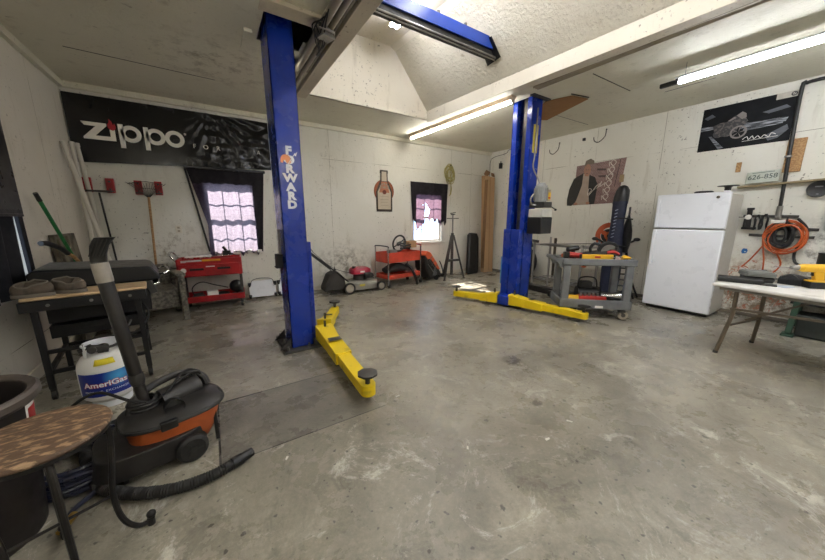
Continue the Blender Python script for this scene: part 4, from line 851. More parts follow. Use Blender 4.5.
t3.bsdf(t3.mix(t3.ramp(t3.noise(O,9,4),.4,.7,0,.5),bk.outputs['Color'],lin('#4e3330')),.45)
m=MB(); m.prism([pu_(80,110),pu_(585,40),pu_(545,495),pu_(75,505)],fr,0,.003)
b=m.build('print',t3.m,t,smooth=False)
def ov(cx,cy,rx_,ry_,n=16): return [pu_(cx+rx_*math.cos(2*PI*i/n),cy+ry_*math.sin(2*PI*i/n)) for i in range(n)]
m=MB(); m.prism([pu_(*q) for q in ((0,440),(15,340),(60,235),(165,180),(235,200),(295,225),(330,300),(325,400),(315,500),(250,500),(235,420),(110,460),(60,510),(5,505))],fr,.003,.005); m.build('jacket',mat('jacket_dark','#24221e',.7,0,.3,14.),b,smooth=False)
m=MB(); m.prism([pu_(*q) for q in ((165,185),(232,200),(235,330),(262,500),(95,505),(130,400),(160,300))],fr,.005,.006); m.build('shirt',mat('shirt_beige','#a08f80',.7,0,.15,10.),b,smooth=False)
MS=mat('skin_print','#9c6f5a',.6)
m=MB(); m.prism(ov(205,150,38,62),fr,.006,.007); m.prism([pu_(*q) for q in ((178,170),(232,170),(225,215),(180,210))],fr,.006,.0068); m.build('face',MS,b,smooth=False)
for hx,hy in ((110,490),(245,487)): m=MB(); m.prism(ov(hx,hy,22,14),fr,.006,.007); m.build('hand',MS,b,smooth=False)
m=MB(); m.prism([pu_(*q) for q in ((165,120),(180,60),(230,38),(270,60),(275,90),(240,95),(200,92))],fr,.007,.008); m.build('cap',mat('cap_print','#6b5f50',.7),b,smooth=False)
m=MB(); m.prism(ov(192,148,5,3,8),fr,.007,.0075); m.prism(ov(218,148,5,3,8),fr,.007,.0075); m.prism(ov(205,185,11,3,8),fr,.007,.0075); m.build('features',M_dark,b,smooth=False)
def scr(m,pts,w,dpt=.008):
    P=spline([Vector((-dpt,-pu_(*q)[0],pu_(*q)[1])) for q in pts],5)
    for a,c in zip(P,P[1:]): m.beam(a,c,w,.001,(1,0,0))
m=MB(); scr(m,[(240,350),(235,400),(275,350),(240,345),(245,410),(330,300),(300,340),(350,290),(340,330),(370,270),(360,320),(395,290)],.008); scr(m,[(250,400),(300,350),(420,290)],.005)
ms=m.build('signature',mat('script_white','#c9bdb0',.6),b,smooth=False)
m=MB()
for k in range(6): cy=90+k*68; cx=468-k*8; scr(m,[(cx-35,cy+30),(cx-40,cy-15),(cx,cy+25),(cx+25,cy-10),(cx-5,cy-30),(cx-25,cy+5),(cx+20,cy+45)],.010)
m.build('script_lettering',ms.data.materials[0],b,smooth=False)
m=MB(); m.prism([pu_(*q) for q in ((530,50),(536,50),(505,330),(498,330))],fr,.004,.005); m.prism([pu_(*q) for q in ((310,140),(400,140),(400,158),(310,158))],fr,.004,.005); m.prism([pu_(*q) for q in ((330,208),(440,208),(440,226),(330,226))],fr,.004,.005); m.build('brick_gaps',mat('print_dark','#3a2624',.6),b,smooth=False)
# motorcycle poster
t=thing('poster','dark poster of a motorcycle speeding, beside the black pipe','poster',(PX,1.715,2.335))
m=MB(); m.prism([(0,0),(.885,.0),(.885,.585),(0,.585)],fr,0,.003); b=m.build('print',mat('print_night','#0d0f13',.6,0,.5,5.,'#07080a',(.4,.6),spec=.2),t,smooth=False)
M_st=mat('print_streak','#8b9097',.45,0,.5,26.,'#2a2e34',(.4,.55),stretch=(1,.3,4)); M_st2=mat('print_mid','#4b5057',.45,0,.4,12.,stretch=(1,.4,3)); M_bk=mat('print_bike','#2b2a2c',.4,0,.5,30.,'#55504c',(.5,.6))
m=MB(); m.prism([(0,.28),(.14,.29),(.15,.33),(0,.34)],fr,.003,.004); m.prism([(.42,.24),(.82,.24),(.84,.29),(.46,.30)],fr,.003,.004); m.prism([(.10,.20),(.13,.20),(.28,.02),(.23,.0)],fr,.003,.004); m.prism([(.45,.20),(.80,.22),(.80,.24),(.45,.23)],fr,.003,.004); m.build('light_streaks',M_st,b,smooth=False)
m=MB(); m.prism([(.66,.10),(.84,.20),(.86,.14),(.78,.05),(.70,.03)],fr,.003,.004); m.build('sky_glow',M_st2,b,smooth=False); m=MB(); m.prism([(.60,.40),(.80,.44),(.84,.40),(.66,.37)],fr,.003,.004); m.build('sky_glow',M_st2,b,smooth=False); m=MB(); m.prism([(.02,.46),(.1,.5),(.14,.46),(.06,.43)],fr,.003,.004); m.build('sky_glow',M_st2,b,smooth=False)
def circ(cx,cy,r_,n=18,sx=1.): return [(cx+r_*sx*math.cos(2*PI*i/n),cy+r_*math.sin(2*PI*i/n)) for i in range(n)]
m=MB(); m.prism([(.15,.26),(.13,.33),(.20,.36),(.27,.36),(.33,.41),(.38,.44),(.44,.40),(.48,.33),(.46,.29),(.40,.28),(.38,.21),(.30,.16),(.20,.18)],fr,.004,.005); m.prism(circ(.20,.22,.055),fr,.0053,.006); m.build('motorcycle',M_bk,b,smooth=False)
m=MB()
for k in range(18):
    a0,a1=2*PI*k/18,2*PI*(k+1)/18; m.prism([(.405+.085*math.cos(a)*q,.20+.085*math.sin(a)*q) for a,q in ((a0,1),(a1,1),(a1,.75),(a0,.75))],fr,.005,.006)
for k in range(5): a=2*PI*k/5; m.prism([(.405,.195),(.405+.06*math.cos(a),.20+.06*math.sin(a)),(.405+.06*math.cos(a+.2),.20+.06*math.sin(a+.2))],fr,.005,.006)
m.prism([(.36,.42),(.41,.46),(.45,.43),(.46,.38),(.42,.36)],fr,.005,.006); m.prism([(.28,.37),(.34,.41),(.36,.39),(.30,.36)],fr,.005,.006); m.build('wheel_and_fairing',mat('print_grey2','#77706c',.4),b,smooth=False)
m=MB(); m.prism([(.70,.515),(.885,.515),(.885,.585),(.70,.585)],fr,.003,.0045); cp=m.build('white_corner',mat('print_corner','#b9b3a6',.5),b,smooth=False)
m=MB()
for k in range(16):
    a0,a1=2*PI*k/16,2*PI*(k+1)/16; m.prism([(.845+.026*math.cos(a)*q,.55+.026*math.sin(a)*q) for a,q in ((a0,1),(a1,1),(a1,.62),(a0,.62))],fr,.0045,.005)
m.prism([(.845,.55),(.861,.55),(.845,.566)],fr,.0045,.005); m.prism([(.845,.55),(.829,.55),(.845,.534)],fr,.0045,.005); m.build('round_logo',M_black,cp,smooth=False)
m=MB()
pts=[(.46,.09),(.50,.12),(.52,.08),(.55,.12),(.57,.08),(.60,.11),(.63,.08),(.66,.11),(.70,.08),(.72,.12),(.76,.10)]
P=spline([Vector((-.006,-u,v)) for u,v in pts],5)
for a,c in zip(P,P[1:]): m.beam(a,c,.007,.001,(1,0,0))
m.beam((-.006,-.46,.065),(-.006,-.78,.075),.004,.001,(1,0,0)); m.build('script_lettering',M_paper,b,smooth=False)
# conduit with plank, plate board
t=thing('black_pipe','black steel pipe running down the right wall beside the poster','pipe',(XR-.045,.80,0))
m=MB(); m.tube([(0,-.6,2.97),(0,-.10,2.975),(0,-.02,2.965),(0,.015,2.93),(.0,.0,2.3),(.0,-.03,1.5)],.019,10,4); m.build('pipe',M_black,t); m=MB(); m.cyl((0,-.03,1.38),(0,-.03,1.52),.028,n=12); m.box((-.01,-.035,1.36),(.05,.05,.06)); m.build('fitting',M_steel,t,bevel=.005)
m=MB(); m.box((-.0,-.0,2.13),(.06,.06,.02)); m.build('strap',M_steel,t)
small('backing_board','yellowish wooden board fixed behind the black wall pipe','board',M_wood,lambda m:m.box((XR-.012,.755,2.14),(.022,.15,.40)))
small('wood_block','small wooden block screwed to the wall above the refrigerator','block',M_wood,lambda m:m.box((XR-.012,1.235,2.06),(.02,.05,.13)))
small('wall_outlet','tan outlet plate on the right wall behind the golf bag','outlet',mat('brass_tan','#8f7a55',.5),lambda m:(m.box((XR-.006,2.70,2.07),(.012,.07,.13)),m.box((XR-.014,2.70,2.10),(.006,.03,.03)),m.box((XR-.014,2.70,2.04),(.006,.03,.03))))
small('shelf_board','long narrow wooden ledge on the right wall under the licence plate','ledge',mat('ledge_wood','#8d7d5c',.65,0,.2,5.),lambda m:m.box((XR-.04,.10,1.835),(.08,2.2,.025),(R(-2.5),0,0)))
t=thing('licence_plate','pale green white licence plate standing on the wooden ledge','licence plate',(XR-.05,.985,1.83))
m=MB(); m.prism([(-.15,0),(.15,0),(.15,.15),(-.15,.15)],lambda u,v,tt:(v*.15-tt,-u,v-u*-.045),0,.003); m.build('plate',mat('plate_green','#a9ada0',.4,0,.2,8.),t,bevel=.002)
m=MB(); text_into(m,'626-858',.085,lambda u,v,tt:((v+.075)*.15-.004-tt,-u,v+.075+u*.045),0,.0,bold=.001,sx=.95); m.build('characters',mat('plate_ink','#2c3a34',.5),t,smooth=False)
m=MB(); m.prism([(-.10,.128),(.10,.128),(.10,.138),(-.10,.138)],lambda u,v,tt:(v*.15-.004-tt,-u,v+u*.045),0,.0005); m.build('plate_strip',mat('plate_ink2','#5f6a62',.5),t,smooth=False)
# hooks high on the wall
for x,y,z,l in ((XR,3.95,2.78,'bent wire hook high on the right wall near the right post'),(XR,3.05,2.84,'small wire hook high on the right wall above the person poster')):
    small('wall_hook',l,'hook',M_dark,lambda m:m.tube([(XR-.005,y,z+.12),(XR-.03,y,z+.12),(XR-.05,y,z),(XR-.05,y+.1,z-.08),(XR-.05,y+.18,z-.05),(XR-.05,y+.2,z+.02)],.008,6,3),bevel=0)
small('screw_plug','tiny dark bracket on the right wall below the ceiling','bracket',M_dark,lambda m:m.box((XR-.015,3.45,2.87),(.03,.05,.05)))
# round black disc
t=thing('gauge_dish','round black dish hanging on the right wall by the ledge','dish',(XR-.03,.50,1.71))
m=MB(); m.lathe([(.0,0),(.088,.0),(.095,-.02),(.088,-.035),(.035,-.02),(.0,-.02)],28,(0,0,0),Matrix.Rotation(R(90),4,'Y')); m.build('dish',M_black,t)
m=MB(); m.box((-.01,.0,.10),(.03,.05,.03)); m.build('clip',M_black,t,bevel=.006); m=MB(); m.cyl((-.03,.0,-.06),(-.045,.0,-.06),.010,n=10); m.box((-.03,.0,.03),(.012,.06,.012)); m.build('mark',M_grey,t)
# magnetic tool bars with tools
for y0,y1,z,l in ((1.09,.60,1.395,'topmost black tool bar on the right wall'),(.72,.42,1.235,'short black tool bar right of the orange cord'),(1.00,.44,1.14,'lowest black tool bar behind the orange cord coil')):
    small('tool_bar',l,'tool bar',M_dsteel,lambda m:(m.beam((XR-.012,y0,z),(XR-.012,y1,z-.012),.035,.018,(1,0,0)),m.cyl((XR-.02,y1+.02,z-.012),(XR-.03,y1+.02,z-.012),.006,n=8)))
t=thing('bar_clamp','black clamp tool with round white gauge on the top tool bar','clamp',(XR-.05,1.03,1.38))
m=MB(); m.beam((0,.0,.10),(0,-.01,-.16),.05,.03,(1,0,0)); m.beam((0,.03,-.02),(0,.03,-.15),.02,.03,(1,0,0)); m.beam((0,-.07,-.02),(0,-.07,-.14),.02,.03,(1,0,0)); m.beam((0,.05,-.15),(0,-.09,-.15),.03,.03,(1,0,0)); m.box((0,-.005,.11),(.03,.07,.03)); m.build('body',M_black,t,bevel=.004)
m=MB(); m.cyl((-.015,.0,0),(-.03,.0,0),.032,n=18); m.build('gauge',M_paper,t); m=MB(); m.beam((0,.14,.0),(0,.02,.0),.01,.01); m.build('pin',M_dsteel,t)
for k,(y,z,l) in enumerate(((.94,1.31,'black plier clamp hanging right of the gauge clamp'),(.875,1.32,'black plier clamp touching the orange cord coil'))):
    t=thing('hand_clamp',l,'clamp',(XR-.05,y,z)); m=MB(); m.tube([(0,.0,.10),(0,.025,.04),(0,.02,-.04),(0,.028,-.10)],.011,8,3); m.tube([(0,.0,.10),(0,-.025,.04),(0,-.02,-.04),(0,-.028,-.10)],.011,8,3); m.build('jaws',M_black,t); m=MB(); m.cyl((.015,0,.05),(-.02,0,.05),.014,n=10); m.build('pivot',M_steel,t)
# orange cord coil
t=thing('cable_coil','orange extension cord coiled on a wall hook above the table','cord',(XR-.10,.67,1.12))
m=MB(); pts=[]
for k in range(8*20):
    a=2*PI*k/20; rr=.16+.028*math.sin(k*.23); pts.append((.03*math.sin(k*.11),rr*math.cos(a)*(1+.05*math.sin(k*.05)),rr*1.15*math.sin(a)-.01*math.cos(k*.07)))
m.tube(pts,.0075,7); m.tube([(0,.02,.20),(0,.17,.0),(.0,.13,-.3),(.0,.12,-.45)],.009,7,5); m.tube([(0,.16,-.1),(.0,.25,-.3),(.0,.32,-.42)],.009,7,5); m.tube([(0,.05,-.17),(.02,-.02,-.35),(.02,.05,-.5),(.02,.12,-.62),(.02,.02,-.72)],.009,7,5); m.build('loops',M_orange,t)
m=MB(); m.box((-.035,.10,-.47),(.03,.05,.08)); m.build('plug',M_black,t,bevel=.005); m=MB(); m.tube([(.1,0,.19),(-.06,0,.19),(-.08,0,.25)],.008,6,3); m.build('hook',M_dsteel,t)
t=thing('cable_coil','thick black cable coil inside the orange cord on the wall','cable',(XR-.06,.71,1.15))
m=MB(); pts=[]
for k in range(7*16):
    a=2*PI*k/16; rr=.075+.03*math.sin(k*.31); pts.append((.03*math.sin(k*.19)-.02,rr*math.cos(a)*1.1-.0,rr*1.7*math.sin(a)))
m.tube(pts,.016,7); m.build('loops',M_blackr,t); m=MB(); m.box((-.045,.04,.17),(.03,.12,.04)); m.build('tie',M_paper,t,bevel=.004)
small('cable_coil','black cable hanging down right of the orange cord','cable',M_blackr,lambda m:m.tube([(XR-.05,.60,1.36),(XR-.06,.50,1.2),(XR-.06,.56,.95),(XR-.08,.54,.82),(XR-.12,.48,.78)],.015,8,6),bevel=0)
# ------------------------------------------------------------------ workbench at the right wall
t=thing('workbench','low dark workbench with green steel leg behind the folding table','workbench',(5.88,-.35,0))
M_green=mat('green_steel','#2f4a3a',.5,.2,.3)
m=MB(); m.b2(-.32,.34,-1.0,.88,.60,.645); m.build('worktop',M_dark,t,bevel=.005)
m=MB(); m.b2(-.28,.30,-.98,.80,.38,.40); m.build('shelf',M_dark,t)
for y in (.76,-.9):
    m=MB(); m.beam((-.30,y,.03),(-.26,y-.02,.62),.05,.05); m.box((-.30,y,.012),(.16,.10,.024)); m.build('leg',M_green,t,bevel=.004)
m=MB(); m.beam((.28,.76,.0),(.28,.76,.62),.05,.05); m.build('leg',M_green,t,bevel=.004)
small('bench_grinder','dark grinder motor sitting on the workbench shelf','grinder',M_dark,lambda m:(m.cyl((5.72,.05,.50),(5.72,.30,.50),.085,n=18),m.box((5.72,.17,.42),(.14,.2,.04)),m.cyl((5.72,.32,.50),(5.72,.34,.50),.07,n=18)),bevel=0)
small('storage_bin','dark green bin on the floor beneath the workbench','bin',mat('bin_dark','#1f2420',.6),lambda m:(m.box((5.75,.20,.12),(.3,.34,.22)),m.box((5.75,.2,.245),(.33,.37,.03))),bevel=.012)
small('paint_tin','dark round tin on the workbench at the picture edge','tin',mat('tin_dark','#262a24',.45,.3),lambda m:(m.cyl((5.85,.27,.646),(5.85,.27,.96),.085,n=24),m.cyl((5.85,.27,.96),(5.85,.27,.972),.088,n=24)),bevel=0)
# ------------------------------------------------------------------ folding table
TA=Vector((4.22,.86,0)); tr_=R(-102)   # long axis direction
t=thing('folding_table','white folding table with brown bent steel legs in front of fridge','table',(4.22,.86,0),R(-12))
# local x across (to the wall), local y along minus
m=MB(); m.b2(0,.76,-1.83,0,.685,.72); m.build('tabletop',mat('table_white','#d6d3cd',.45,0,.1,4.,'#aba69c',(.55,.72)),t,bevel=.012)
m=MB(); m.b2(.04,.72,-1.78,-.05,.655,.685); m.build('rim_frame',mat('frame_grey','#8a857c',.5,.1,.1),t)
M_leg=mat('leg_brown','#6a5f50',.45,.4,.15)
for y in (-.16,-1.67):
    for x in (.10,.66):
        m=MB(); sx=-1 if x<.3 else 1; m.tube([(x,y,.67),(x,y,.42),(x+sx*.03,y+.01,.28),(x+sx*.03*2,y+.03,.08),(x+sx*.07,y+.04,.005)],.0175,10,4); lg=m.build('leg',M_leg,t)
        m=MB(); m.cyl((x+sx*.07,y+.04,.0),(x+sx*.07,y+.04,.025),.02,n=12); m.build('foot_cap',M_blackr,lg)
    m=MB(); m.cyl((.12,y+.005,.30),(.64,y+.005,.30),.012,n=8); m.build('crossbar',M_leg,t)
m=MB(); m.beam((.38,-.16,.32),(.38,-.62,.655),.02,.02); m.beam((.09,-.14,.47),(.09,-1.7,.60),.02,.02); m.build('brace',M_leg,t)
TT=Matrix.Translation((4.22,.86,.7205))@Matrix.Rotation(R(-12),4,'Z')
def ont(name,label,cat,m_,fn,group=None,bevel=.003,**k):
    mb=MB(); mb.M=TT; fn(mb); return tag(mb.build(name,m_,bevel=bevel,**k),label,cat,group)
ont('long_case','long flat black case at the near corner of the folding table','case',M_black,lambda m:(m.box((.28,-.09,.024),(.20,.32,.044),(0,0,R(24))),m.box((.20,.0,.024),(.02,.10,.02),(0,0,R(24)))),bevel=.014)
ont('tool_case','grey plastic tool case lying on the folding table, lower one','case',M_dark,lambda m:m.box((.52,-.12,.028),(.22,.20,.050),(0,0,R(35))),bevel=.012)
def gcase(m): m.box((.51,-.12,.075),(.23,.21,.040),(0,0,R(38))); m.box((.51,-.12,.100),(.21,.19,.010),(0,0,R(38)))
ont('tool_case','light grey case stacked on top of the dark tool case','case',mat('case_grey','#6a6c66',.55,0,.1),gcase,bevel=.010)
ont('note_pad','flat dark notepad lying near the table edge','notepad',M_dark,lambda m:m.box((.30,-.29,.008),(.10,.11,.014),(0,0,R(20))))
ont('paper_sheet','white sheet of paper on the folding table beside the notepad','paper',mat('paper_blue','#b9bfcf',.7),lambda m:m.box((.36,-.37,.002),(.12,.09,.003),(0,0,R(-15))),bevel=0)
for k in range(7):
    ont('hardware_bit',['brass fitting nearest the grey case on the folding table','steel bolt lying among loose hardware by the grey case','brown strap end lying right of the grey case','bent steel hook in the hardware pile, middle','pale plastic clip in the hardware pile','rusty hinge in the hardware pile by the black pouch','short steel rod in the hardware pile, rearmost'][k],'hardware',[M_wood,M_steel,M_tan,M_dsteel,M_tan,M_wood,M_steel][k],
     lambda m:(m.beam((.56+.05*k%.18,-.20-.012*k,.012),(.61+.05*k%.18,-.21-.014*k,.02+.008*(k%3)),.018,.016),m.cyl((.56+.05*k%.18,-.20-.012*k,.0),(.56+.05*k%.18,-.20-.012*k,.025),.013,n=6)),'loose hardware on the folding table',bevel=.002)
def pouch(m):
    R_=[]
    for k in range(9):
        u=k/8; h=.04+.075*math.sin(PI*(u*.8+.12)); R_.append([m.v((.60+.075*math.cos(a),-.27-.15*u,.045+h*.55*math.sin(a)*.95+.0)) if math.sin(a)>-.2 else m.v((.60+.08*math.cos(a),-.27-.15*u,.002)) for a in [2*PI*i/16 for i in range(16)]])
    m.loft(R_)
t=ont('tool_pouch','black fabric pouch slumped on the folding table beside the drill','pouch',mat('pouch_black','#1a1a1c',.8,0,.3,20.,bump=.4),pouch,bevel=0)
m=MB(); m.M=TT; m.tube([(.53,-.29,.07),(.55,-.34,.10),(.54,-.40,.06)],.007,6,4); o=m.build('strap',M_dark,None); o.parent=t
# drill
t=thing('cordless_drill','yellow and black cordless drill standing on the folding table','drill',TT@Vector((.53,-.49,0)),R(-12+140)); t.scale=(1.2,1.2,1.2)
m=MB(); m.cyl((-.05,0,.155),(.08,0,.155),.032,n=16); m.cyl((.08,0,.155),(.105,0,.155),.03,.024,16); m.build('housing',M_yel2,t)
m=MB(); m.cyl((.105,0,.155),(.15,0,.155),.022,.012,14); m.build('chuck',M_steel,t); m=MB(); m.cyl((.15,0,.155),(.25,0,.155),.004,n=8); m.build('drill_bit',M_steel,t)
m=MB(); m.prism([(-.04,.14),(.02,.14),(.0,.05),(-.055,.05)],lambda u,v,tt:(u,tt,v),-.018,.018); m.build('grip',M_yel2,t,bevel=.006); m=MB(); m.box((.012,0,.11),(.018,.02,.03)); m.build('trigger',M_black,t,bevel=.004)
m=MB(); m.box((-.025,0,.027),(.13,.08,.05)); m.build('battery',M_black,t,bevel=.006); m=MB(); m.box((-.025,0,.055),(.12,.075,.012)); m.box((-.06,0,.155),(.02,.06,.05)); m.build('base_plate',M_yel2,t,bevel=.005)
# ------------------------------------------------------------------ grey utility cart
CA=Matrix.Translation((3.95,2.30,0))@Matrix.Rotation(R(-44.5),4,'Z')
t=thing('utility_cart','grey plastic two shelf utility cart covered with tools','utility cart',(3.95,2.30,0),R(-44.5))
cw,cd=.91,.50
m=MB(); m.b2(0,cw,0,cd,.74,.76)
for y in (0,cd-.03): m.b2(0,cw,y,y+.03,.74,.83)
for x in (0,cw-.03): m.b2(x,x+.03,0,cd,.74,.83)
m.build('top_tray',M_grey,t,bevel=.008)
m=MB(); m.b2(0,cw,0,cd,.145,.16)
for y in (0,cd-.03): m.b2(0,cw,y,y+.03,.145,.27)
for x in (0,cw-.03): m.b2(x,x+.03,0,cd,.145,.27)
m.build('bottom_tray',M_grey,t,bevel=.008)
for x in (.02,cw-.12):
    for y in (.01,cd-.07): m=MB(); m.prism([(x,.2),(x+.10,.2),(x+.095,.78),(x+.005,.78)],lambda u,v,tt:(u,y+tt,v),0,.06); m.build('leg',M_grey,t,bevel=.012)
m=MB(); m.prism([(-.10,.83),(.02,.83),(.02,.70),(-.02,.70),(-.05,.76),(-.10,.79)],lambda u,v,tt:(u,tt,v),.02,.06); m.prism([(-.10,.83),(.02,.83),(.02,.70),(-.02,.70),(-.05,.76),(-.10,.79)],lambda u,v,tt:(u,tt,v),cd-.06,cd-.02); m.cyl((-.09,.02,.815),(-.09,cd-.02,.815),.026,n=12); m.build('push_handle',M_grey,t,bevel=.008)
for x in (.30,cw-.10):
    for y in (.06,cd-.06):
        m=MB(); m.lathe([(.028,-.018),(.058,-.018),(.062,-.01),(.062,.01),(.058,.018),(.028,.018)],20,(x+.03,y,.062),Matrix.Rotation(PI/2,4,'X'),cap=False); m.build('caster_wheel',M_tan if x>.5 else M_blackr,t)
        m=MB(); m.cyl((x+.03,y-.02,.062),(x+.03,y+.02,.062),.028,n=12); m.box((x+.01,y,.115),(.08,.05,.03)); m.beam((x+.0,y-.024,.12),(x+.03,y-.024,.06),.03,.005,(0,1,0)); m.build('caster_fork',M_dsteel,t)
m=MB(); m.b2(.46,.56,-.003,0,.16,.19); m.build('sticker',M_paper,t)
def onc_(name,label,cat,m_,fn,group=None,bevel=.003,z=.761,**k):
    mb=MB(); mb.M=CA@Matrix.Translation((0,0,z)); fn(mb); return tag(mb.build(name,m_,bevel=bevel,**k),label,cat,group)
M_red2=mat('tool_red','#a8261d',.45); 
Z7=.761
def sheetmetal(m): m.prism([(0,0),(.62,-.02),(.66,.30),(.04,.36)],lambda u,v,tt:(-.10+u,.08+v,.075+.025*u+tt),0,.006)
def L2(name,parts,label,cat,z=.761,loc=(0,0),rz=0.):
    t=thing(name,label,cat,CA@Vector((loc[0],loc[1],z)),R(-44.5)+rz)
    for nm,m_,fn,bv in parts: mb=MB(); fn(mb); mb.build(nm,m_,t,bevel=bv)
    k=1.35 if z<.5 else 1.15; t.scale=(k,k,k)
    return t
L2('grinder_tool',[('body',M_red2,lambda m:(m.cyl((0,0,.10),(.14,.02,.085),.030,n=14),),0),('head',M_black,lambda m:(m.box((-.03,0,.10),(.06,.07,.06)),m.cyl((-.03,0,.02),(-.03,0,.09),.035,.03,14)),.006),('cord',M_blackr,lambda m:m.tube([(.14,.02,.085),(.2,.03,.07),(.22,.08,.03)],.007,6,4),0)],'red and black angle grinder on the cart top, left end','power tool',loc=(.10,.12))
L2('spirit_level',[('body',M_yel2,lambda m:m.box((.0,.0,.08),(.34,.03,.055)),.004),('end_cap',M_black,lambda m:(m.box((-.18,0,.08),(.02,.035,.06)),m.box((.18,0,.08),(.02,.035,.06))),.003),('vial',M_red2,lambda m:m.box((0,-.016,.08),(.06,.004,.02)),0)],'short yellow level resting along the cart top front rim','level',loc=(.44,.07),rz=R(2))
L2('pruning_saw',[('blade',M_dsteel,lambda m:m.prism([(0,0),(.30,.04),(.30,.08),(0,.05)],lambda u,v,tt:(u,tt,.06+v),0,.004),0),('handle',M_red2,lambda m:m.tube([(.29,0,.12),(.36,0,.13),(.42,0,.10)],.018,8,4),0)],'dark bladed hand saw lying behind the yellow level','saw',loc=(.28,.22))
L2('rag',[('cloth',mat('pinkish_cloth','#b99f9f',.9),lambda m:m.grid(12,8,lambda u,v:(.18*u,.12*v,.03+.05*math.sin(PI*u)*math.sin(PI*v)+.01*math.sin(u*20))),0)],'pinkish white rag heaped on the cart top','rag',z=.765,loc=(.58,.05))
L2('tape_measure',[('case',M_yel2,lambda m:m.cyl((0,0,.04),(0,.04,.04),.04,n=18),.003),('face',M_black,lambda m:m.cyl((0,-.003,.04),(0,0,.04),.026,n=18),0)],'round yellow tape measure at the right end of cart top','tape measure',loc=(.78,.05),z=.79)
L2('chisel',[('blade',M_steel,lambda m:m.beam((0,0,0),(.12,0,0),.016,.006),0),('grip',M_yel2,lambda m:m.cyl((.12,0,0),(.2,0,0),.014,n=10),0)],'yellow handled chisel lying beside the tape measure','chisel',loc=(.60,.04),z=.85)
L2('circular_saw',[('guard',M_black,lambda m:m.prism([(.12*math.cos(a),.12*math.sin(a)) for a in [PI*i/14 for i in range(15)]]+[(-.10,-.03),(.10,-.03)],lambda u,v,tt:(u,tt,.13+v),-.03,.03),.01),('motor',M_dark,lambda m:m.cyl((0,.03,.14),(0,.15,.14),.05,n=16),0),('handle',M_black,lambda m:m.tube([(-.08,0,.20),(-.16,0,.22),(-.20,0,.16),(-.18,0,.10)],.018,8,4),0),('blade',M_steel,lambda m:m.cyl((0,-.032,.12),(0,-.035,.12),.09,n=28),0),('base_plate',M_steel,lambda m:m.box((0,0,.06),(.26,.13,.006)),0)],'black circular saw standing at the back of the cart top','power saw',loc=(.66,.32))
L2('battery_pack',[('shell',M_dark,lambda m:m.box((0,0,.04),(.12,.09,.08)),.008),('terminal',M_steel,lambda m:m.box((0,0,.083),(.06,.05,.008)),.002)],'dark battery pack behind the angle grinder on the cart','battery',loc=(.22,.30))
small('bucket_lid','bright wood chip scrap lying on the cart top behind the level','scrap',mat('scrap_wood','#8a5f3c',.8),lambda m:(setattr(m,'M',CA),m.box((.46,.26,.80),(.22,.1,.05),(0,R(8),.2))))
L2('cordless_driver',[('body',M_black,lambda m:(m.cyl((-.07,0,.15),(.07,0,.17),.03,n=14),),0),('grip',M_dark,lambda m:m.beam((0,0,.15),(.03,0,.03),.035,.04),.008),('battery',M_red2,lambda m:m.box((.035,0,.02),(.11,.07,.04)),.006)],'black driver with red battery standing near the cart handle','power tool',loc=(.17,.22),rz=R(20))
L2('pipe_wrench',[('handle',M_dsteel,lambda m:m.beam((0,0,.08),(.30,.02,.12),.03,.018),.003),('jaw',M_dsteel,lambda m:(m.box((.32,.02,.13),(.07,.03,.05)),m.box((.36,.02,.16),(.03,.03,.05))),.004)],'dark pipe wrench lying slanted across the cart clutter','wrench',loc=(.34,.17),rz=R(10))
L2('timber_scrap',[('block',mat('burnt_wood','#3d2c20',.8),lambda m:m.box((0,0,.05),(.34,.07,.06),(0,R(-8),R(8))),.004)],'dark brown timber offcut at the back of the cart top','timber',loc=(.42,.38),z=.80)
L2('spray_can',[('can',M_orange,lambda m:m.cyl((0,0,.03),(.14,.03,.03),.028,n=16),0),('cap',M_red2,lambda m:m.cyl((.14,.03,.03),(.175,.037,.03),.024,n=16),0)],'orange spray can lying on the cart top beside the grinder','spray can',loc=(.06,.30),z=.80)
# lower shelf
L2('air_hammer',[('barrel',M_yel2,lambda m:m.cyl((-.12,0,.05),(.03,0,.05),.032,n=14),0),('nose',M_black,lambda m:m.cyl((.03,0,.05),(.12,0,.05),.025,.015,12),0),('grip',M_yel2,lambda m:m.beam((-.08,0,.05),(-.10,.08,.03),.03,.03),.005)],'yellow air tool on the lower shelf of the grey cart','air tool',z=.20,loc=(.22,.09))
L2('ratchet_set',[('tray',M_red2,lambda m:m.box((0,0,.03),(.26,.10,.05)),.004),('sockets',M_steel,lambda m:[m.cyl((-.10+.04*k,0,.05),(-.10+.04*k,0,.085),.014,n=8) for k in range(6)],0)],'red tray of steel sockets on the grey cart lower shelf','socket set',z=.225,loc=(.44,.12))
L2('funnel',[('cone',M_chrome,lambda m:m.lathe([(.018,0),(.022,.06),(.06,.20),(.064,.20)],22,(0,0,.07),Matrix.Rotation(R(90),4,'Y'),cap=False),0)],'shiny steel funnel lying on the lower cart shelf, right half','funnel',z=.215,loc=(.56,.12))
L2('compressor',[('tank',M_black,lambda m:m.cyl((-.08,0,.09),(.12,0,.09),.075,n=18),0),('motor',M_dark,lambda m:m.box((.0,.0,.19),(.12,.10,.07)),.01),('handle',M_black,lambda m:m.tube([(-.07,0,.16),(-.05,0,.26),(.09,0,.26),(.12,0,.16)],.008,6,4),0)],'small black compressor at the rear of the lower cart shelf','compressor',z=.165,loc=(.42,.34))
L2('drill_case',[('box',M_dark,lambda m:m.box((0,0,.05),(.18,.16,.09)),.01),('latch',M_steel,lambda m:m.box((0,-.085,.05),(.03,.01,.03)),0)],'dark squat tool box beside the compressor on lower cart shelf','tool box',z=.165,loc=(.66,.34))
